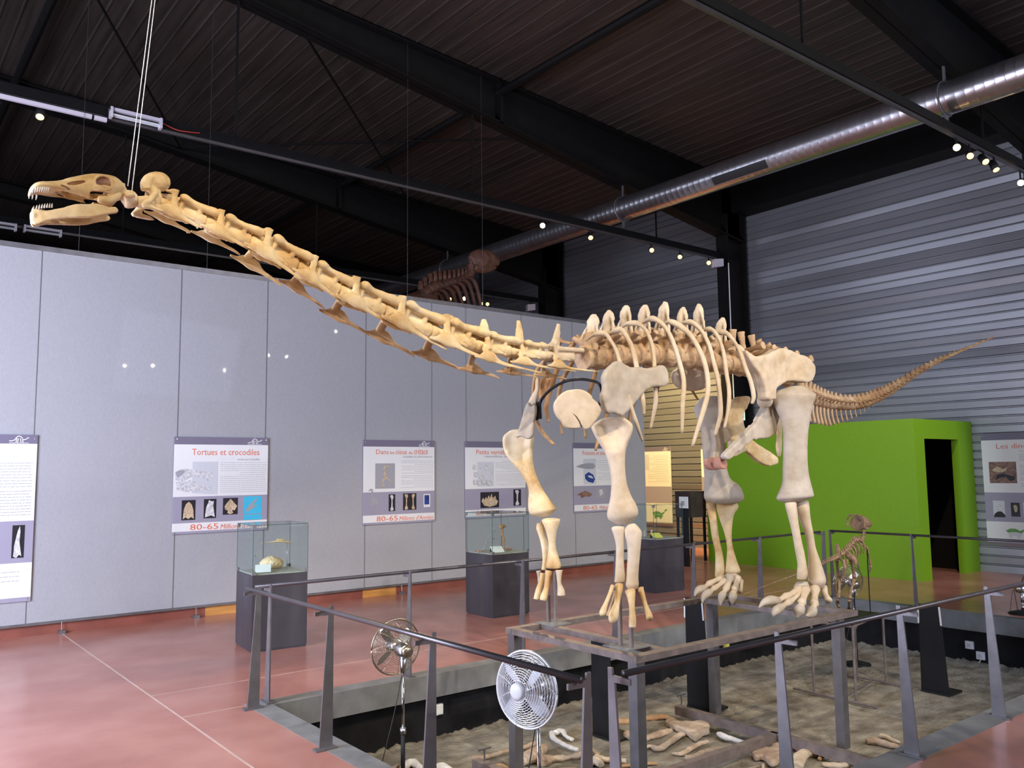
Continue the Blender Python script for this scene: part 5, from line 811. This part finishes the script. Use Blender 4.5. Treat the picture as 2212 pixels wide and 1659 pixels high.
#=FANS=
def fan(px, py, ax, val, face, tilt, base, lab, gm, bm_, wr=.0012):
    c = at(px, py, ax, val); t = thing('pedestal_fan', (0, 0, 0), lab, 'fan', 'pedestal fans'); Rr = .2
    H = bpy.data.objects.new('fan_head', None)
    rot = Matrix.Rotation(math.atan2(face[1], face[0]), 4, 'Z') @ Matrix.Rotation(-tilt, 4, 'Y'); T = Matrix.Translation(c) @ rot
    def B(n, mb, m, sm=True): mb.v = [T @ v for v in mb.v]; return mb.build(n, m, t, sm)
    def circ(r, x, th, seg=48): P = [Vector((x, r*math.cos(a), r*math.sin(a))) for a in [2*math.pi*i/seg for i in range(seg+1)]]; return P
    def prof(r, s): return s*(.075*(1-(r/Rr)**2.4)+.005)   # dome
    for nm, s in (('front_guard', 1), ('back_guard', -1)):
        m = MB()
        for i in range(1, 13): r = .045+(Rr-.045)*i/13; m.tube(circ(r, prof(r, s), 0), wr if s > 0 else wr*.7, 5)
        for k_ in range(8):
            a = 2*math.pi*k_/8+.2; m.tube([Vector((prof(r, s), r*math.cos(a+(r-.05)*2*s), r*math.sin(a+(r-.05)*2*s))) for r in (.04, .08, .12, .16, .2)], .0018, 5)
        B(nm, m, gm)
    B('rim', MB().tube(circ(Rr, 0, 0), .0065, 8), gm)
    B('badge', MB().tube([(.072, 0, 0), (.086, 0, 0), (.092, 0, 0)], [.045, .045, .03], 24), M['chromed'] if gm is not M['guard'] else M['socket'])
    B('hub', MB().tube([(-.01, 0, 0), (.04, 0, 0), (.05, 0, 0)], [.035, .035, .02], 16), M['chromed'])
    for k_ in range(4):
        a = math.pi/4+k_*math.pi/2+.12; u = Vector((0, math.cos(a), math.sin(a))); v_ = Vector((0, -math.sin(a), math.cos(a))); m = MB(); n_ = 8
        top = []; bot = []
        for i in range(n_+1):
            r = .03+.15*i/n_; w_ = (.016, .024, .028, .030, .031, .031, .030, .026, .012)[i]
            p0 = u*r-v_*w_+Vector((.030, 0, 0)); p1 = u*r+v_*w_+Vector((-.002, 0, 0)); top += [p0, p1]
        vs = top+[q_+Vector((-.002, 0, 0)) for q_ in top]; N = len(top); f = []
        for i in range(n_): f += [(2*i, 2*i+1, 2*i+3, 2*i+2), (N+2*i, N+2*i+2, N+2*i+3, N+2*i+1), (2*i, 2*i+2, N+2*i+2, N+2*i), (2*i+1, N+2*i+1, N+2*i+3, 2*i+3)]
        f += [(0, N, N+1, 1), (N-2, N-1, 2*N-1, 2*N-2)]; m.add(vs, f); B('blade', m, bm_, False)
    B('motor', MB().tube([(-.06, 0, 0), (-.075, 0, 0), (-.15, 0, 0), (-.165, 0, 0)], [.04, .055, .05, .035], 20), M['chromed']); B('motor_end', MB().tube([(-.165, 0, 0), (-.18, 0, 0), (-.19, 0, 0)], [.042, .042, .02], 18), M['bronze']); B('neck', MB().tube([(-.11, 0, -.04), (-.115, 0, -.11), (-.115, 0, -.16)], [.026, .022, .018], 12), M['chromed'])
    q0 = T @ Vector((-.115, 0, -.15)); MB().tube([(q0.x, q0.y, base+.02), (q0.x, q0.y, base+(q0.z-base)*.55)], .016, 14).build('lower_pole', M['blacksteel'], t, True); MB().tube([(q0.x, q0.y, base+(q0.z-base)*.5), q0], .011, 12).build('upper_pole', M['chrome'], t, True)
    MB().tube([(q0.x, q0.y, base+(q0.z-base)*.55-.02), (q0.x, q0.y, base+(q0.z-base)*.55+.02)], .022, 12).build('height_collar', M['chromed'], t, True)
    MB().tube([(q0.x, q0.y, base), (q0.x, q0.y, base+.015), (q0.x, q0.y, base+.03), (q0.x, q0.y, base+.05)], [.16, .155, .1, .02], 28).build('base', M['blacksteel'], t, True)
    MB().tube([q0+Vector((0, 0, .03)), q0+Vector((-.05, .02, -.25)), Vector((q0.x-.16, q0.y+.03, base+.3)), Vector((q0.x-.25, q0.y+.05, base+.02))], .0035, 6, sm=6).build('power_cord', M['blackcord'], t, True)
    t.location = (c.x, c.y, base); 
    for ch in t.children: ch.matrix_parent_inverse = Matrix.Translation((-c.x, -c.y, -base))
fan(1137, 1489, 'X', 2.96, (-.97, -.24), .06, -.575, 'white-bladed chrome pedestal fan in front, facing left', M['guard'], M['blade'], .0020)
fan(855, 1397, 'Y', 5.55, (.02, 1), .05, -.575, 'chrome pedestal fan seen from behind in the near corner of the pit', M['bronze'], M['chromed'])
fan(1832, 1257, 'X', 9.75, (.45, .9), .1, -.575, 'pedestal fan with a clear wire guard behind the small skeleton', M['bronze'], M['chromed'])
fan(2228, 1272, 'X', 11.35, (.75, -.66), .0, .002, 'fan cut by the right frame edge beyond the far right fence', M['bronze'], M['chromed'])
# ---------------------------------------------------------------- fossil bones on the gravel
cB = crop(1000, 1500, 4.424); cC = crop(1500, 1500, 4.424); cD = crop(1400, 1300, 4.424); cE = crop(780, 1560, 6.912)
def fossil(lab, pts, r, cv, m=None, s=4.424, flat=.8, d=.03, nm='fossil_bone'):
    rr = r if hasattr(r, '__len__') else [r]*len(pts); mb = MB(); P = []; Q = []
    for (x, y), q_ in zip(pts, rr):
        p = at(*cv(x, y), 'Z', -.54); R_ = q_/s*(p-CAM).dot(fw)/F; p.z = -.578+R_*.72; P.append(p); Q.append(R_)
    mb.tube(P, Q, 12, sm=4, flat=flat, flatdir=(0, 0, 1)); o = mb.build(nm, m or B_FOSS); remesh(o, max(.005, min(Q)*.2), 2, min(d, max(Q)*.45), .05); tag(o, lab, 'fossil bone', 'fossil bones on the gravel'); return o
def fplate(lab, outline, cv, th=.05, m=None):
    P = closed([at(*cv(*q), 'Z', -.54) for q in outline], 3); o = MB().prism([Vector((p.x, p.y, -.575)) for p in P], (0, 0, th)).build('fossil_bone', m or B_FOSS); md = o.modifiers.new('t', 'TRIANGULATE'); bake(o); remesh(o, .009, 4, .03, .08); tag(o, lab, 'fossil bone', 'fossil bones on the gravel')
fossil('long tan bone behind the front left platform leg', [(100, 600), (150, 590), (260, 560), (400, 520), (560, 490), (690, 450)], [40, 30, 24, 22, 24, 34], cB)
fossil('small flat bone left of the front left platform leg', [(300, 640), (360, 655), (430, 675)], [14, 26, 22], cB, B_DARK)
fossil('chunky brown bone block by the pole of the white fan', [(560, 640), (650, 600), (730, 540), (790, 480)], [60, 75, 60, 34], cB)
fossil('thick brown bone running left from the gap fence post', [(760, 640), (850, 600), (970, 580), (1090, 565), (1200, 540)], [70, 40, 32, 36, 48], cB)
fossil('white curved jaw-like bone left of the gap fence post', [(850, 340), (860, 390), (940, 440), (1040, 485), (1100, 500)], [26, 28, 24, 24, 22], cB, B_WHITE)
fossil('ragged white bone piece leaning on the white jaw bone', [(880, 350), (950, 330), (980, 370), (1045, 405)], [34, 30, 22, 22], cB, B_WHITE)
fossil('short pointed bone right of the gap fence post', [(1225, 500), (1260, 525), (1310, 525)], [26, 18, 6], cB)
fossil('pale lump of bone at the bottom between the two gap posts', [(1190, 650), (1250, 620), (1320, 655)], [40, 50, 36], cB, B_BODY)
fossil('long pale bone crossing behind the second gap post', [(1270, 560), (1350, 600), (1430, 600), (1560, 610)], [24, 34, 30, 28], cB, B_BODY)
fossil('dark slim bone lying at the foot of the front right platform leg', [(1500, 655), (1600, 645), (1740, 630), (1860, 625)], [22, 20, 18, 12], cB, B_DARK)
fossil('red-brown cylindrical bone farthest back, with small white labels', [(1485, 245), (1560, 245), (1700, 225), (1850, 205), (1985, 200)], [38, 32, 32, 34, 22], cB, B_DARK)
fossil('bone with a wide rounded end behind the front right platform leg', [(1565, 375), (1640, 400), (1760, 400), (1900, 360), (1990, 320)], [50, 40, 34, 40, 24], cB)
fossil('forked bone with a white end right of the front right platform leg', [(1735, 480), (1800, 470), (1870, 500), (1960, 450), (2060, 380), (2110, 355)], [24, 22, 36, 30, 34, 24], cB)
fplate('broad flat shoulder bone at the head of the bone cluster', [(160, 1150), (210, 1112), (320, 1150), (450, 1140), (560, 1150), (588, 1200), (570, 1240), (510, 1262), (472, 1302), (420, 1290), (360, 1240), (280, 1210), (200, 1172)], cD)
fossil('upper of two parallel knobbly bones in front of the flat shoulder bone', [(230, 1412), (320, 1425), (410, 1375), (500, 1330), (575, 1305)], [12, 28, 26, 24, 18], cD)
fossil('lower of two parallel knobbly bones in front of the flat shoulder bone', [(355, 1460), (430, 1465), (520, 1415), (640, 1385), (740, 1362)], [28, 32, 26, 26, 14], cD)
fossil('pure white plaster bone right of the bone cluster', [(675, 1240), (720, 1268), (810, 1288), (920, 1318), (1005, 1312)], [28, 36, 26, 22, 10], cD, B_WHITE)
fossil('tiny brown bone left of the parallel pair', [(0, 1500), (50, 1505), (100, 1515)], [14, 16, 8], cD, B_DARK)
fplate('large flat bone in the crook of the base beams', [(550, 565), (600, 530), (700, 512), (780, 455), (820, 418), (842, 470), (850, 560), (800, 632), (740, 652), (690, 622), (650, 592), (590, 602)], cC)
fossil('pinkish bone right behind the second near fence post', [(930, 470), (990, 490), (1040, 525)], [40, 44, 26], cC, B_PINK)
fossil('bulky pale bone at the bottom right of the second near fence post', [(980, 690), (1010, 600), (1080, 550), (1130, 560)], [60, 60, 48, 30], cC, B_BODY)
fossil('curved brown horn-like bone against the base beam', [(1150, 560), (1190, 500), (1225, 540), (1195, 590)], [22, 24, 28, 22], cC, B_DARK)
fossil('pale bone along the base beam at the bottom right', [(1225, 640), (1330, 655), (1440, 655), (1530, 640), (1595, 680)], [26, 34, 34, 42, 26], cC, B_BODY)
fossil('thin pointed bone at the bottom edge under the flat bone', [(470, 700), (540, 675), (615, 640)], [22, 18, 8], cC)
fossil('short upright pale bone at the bottom edge', [(655, 630), (655, 700)], [14, 14], cC, B_BODY)
fossil('tan bone of the right pile, its lowest', [(1640, 430), (1720, 435), (1850, 460), (1960, 480)], [32, 44, 36, 24], cC)
fossil('grey slim bone lying on the right pile', [(1775, 370), (1830, 385), (1900, 415), (1965, 430)], [26, 28, 24, 18], cC, B_BODY)
fossil('flat brown bone behind the third near fence post', [(2080, 370), (2130, 400), (2160, 430)], [30, 34, 22], cC, B_DARK)
fossil('pale bone end right of the third near fence post', [(2080, 450), (2130, 430), (2170, 425)], [20, 24, 18], cC, B_BODY)
fossil('brown bone left of the pole of the rear fan', [(430, 690), (490, 640), (545, 580)], [40, 40, 24], cE, None, 6.912)
fossil('white lumpy bone between the rear fan pole and a fence post', [(620, 680), (690, 600), (790, 590), (920, 680)], [60, 70, 70, 50], cE, B_WHITE, 6.912)
fossil('white rounded bone right of the third near left fence post', [(1110, 680), (1180, 640), (1290, 660), (1400, 700)], [60, 70, 60, 40], cE, B_WHITE, 6.912)
fossil('long brown bone at the bottom edge left of the gap', [(840, 705), (950, 695), (1080, 690)], [24, 26, 24], cB)
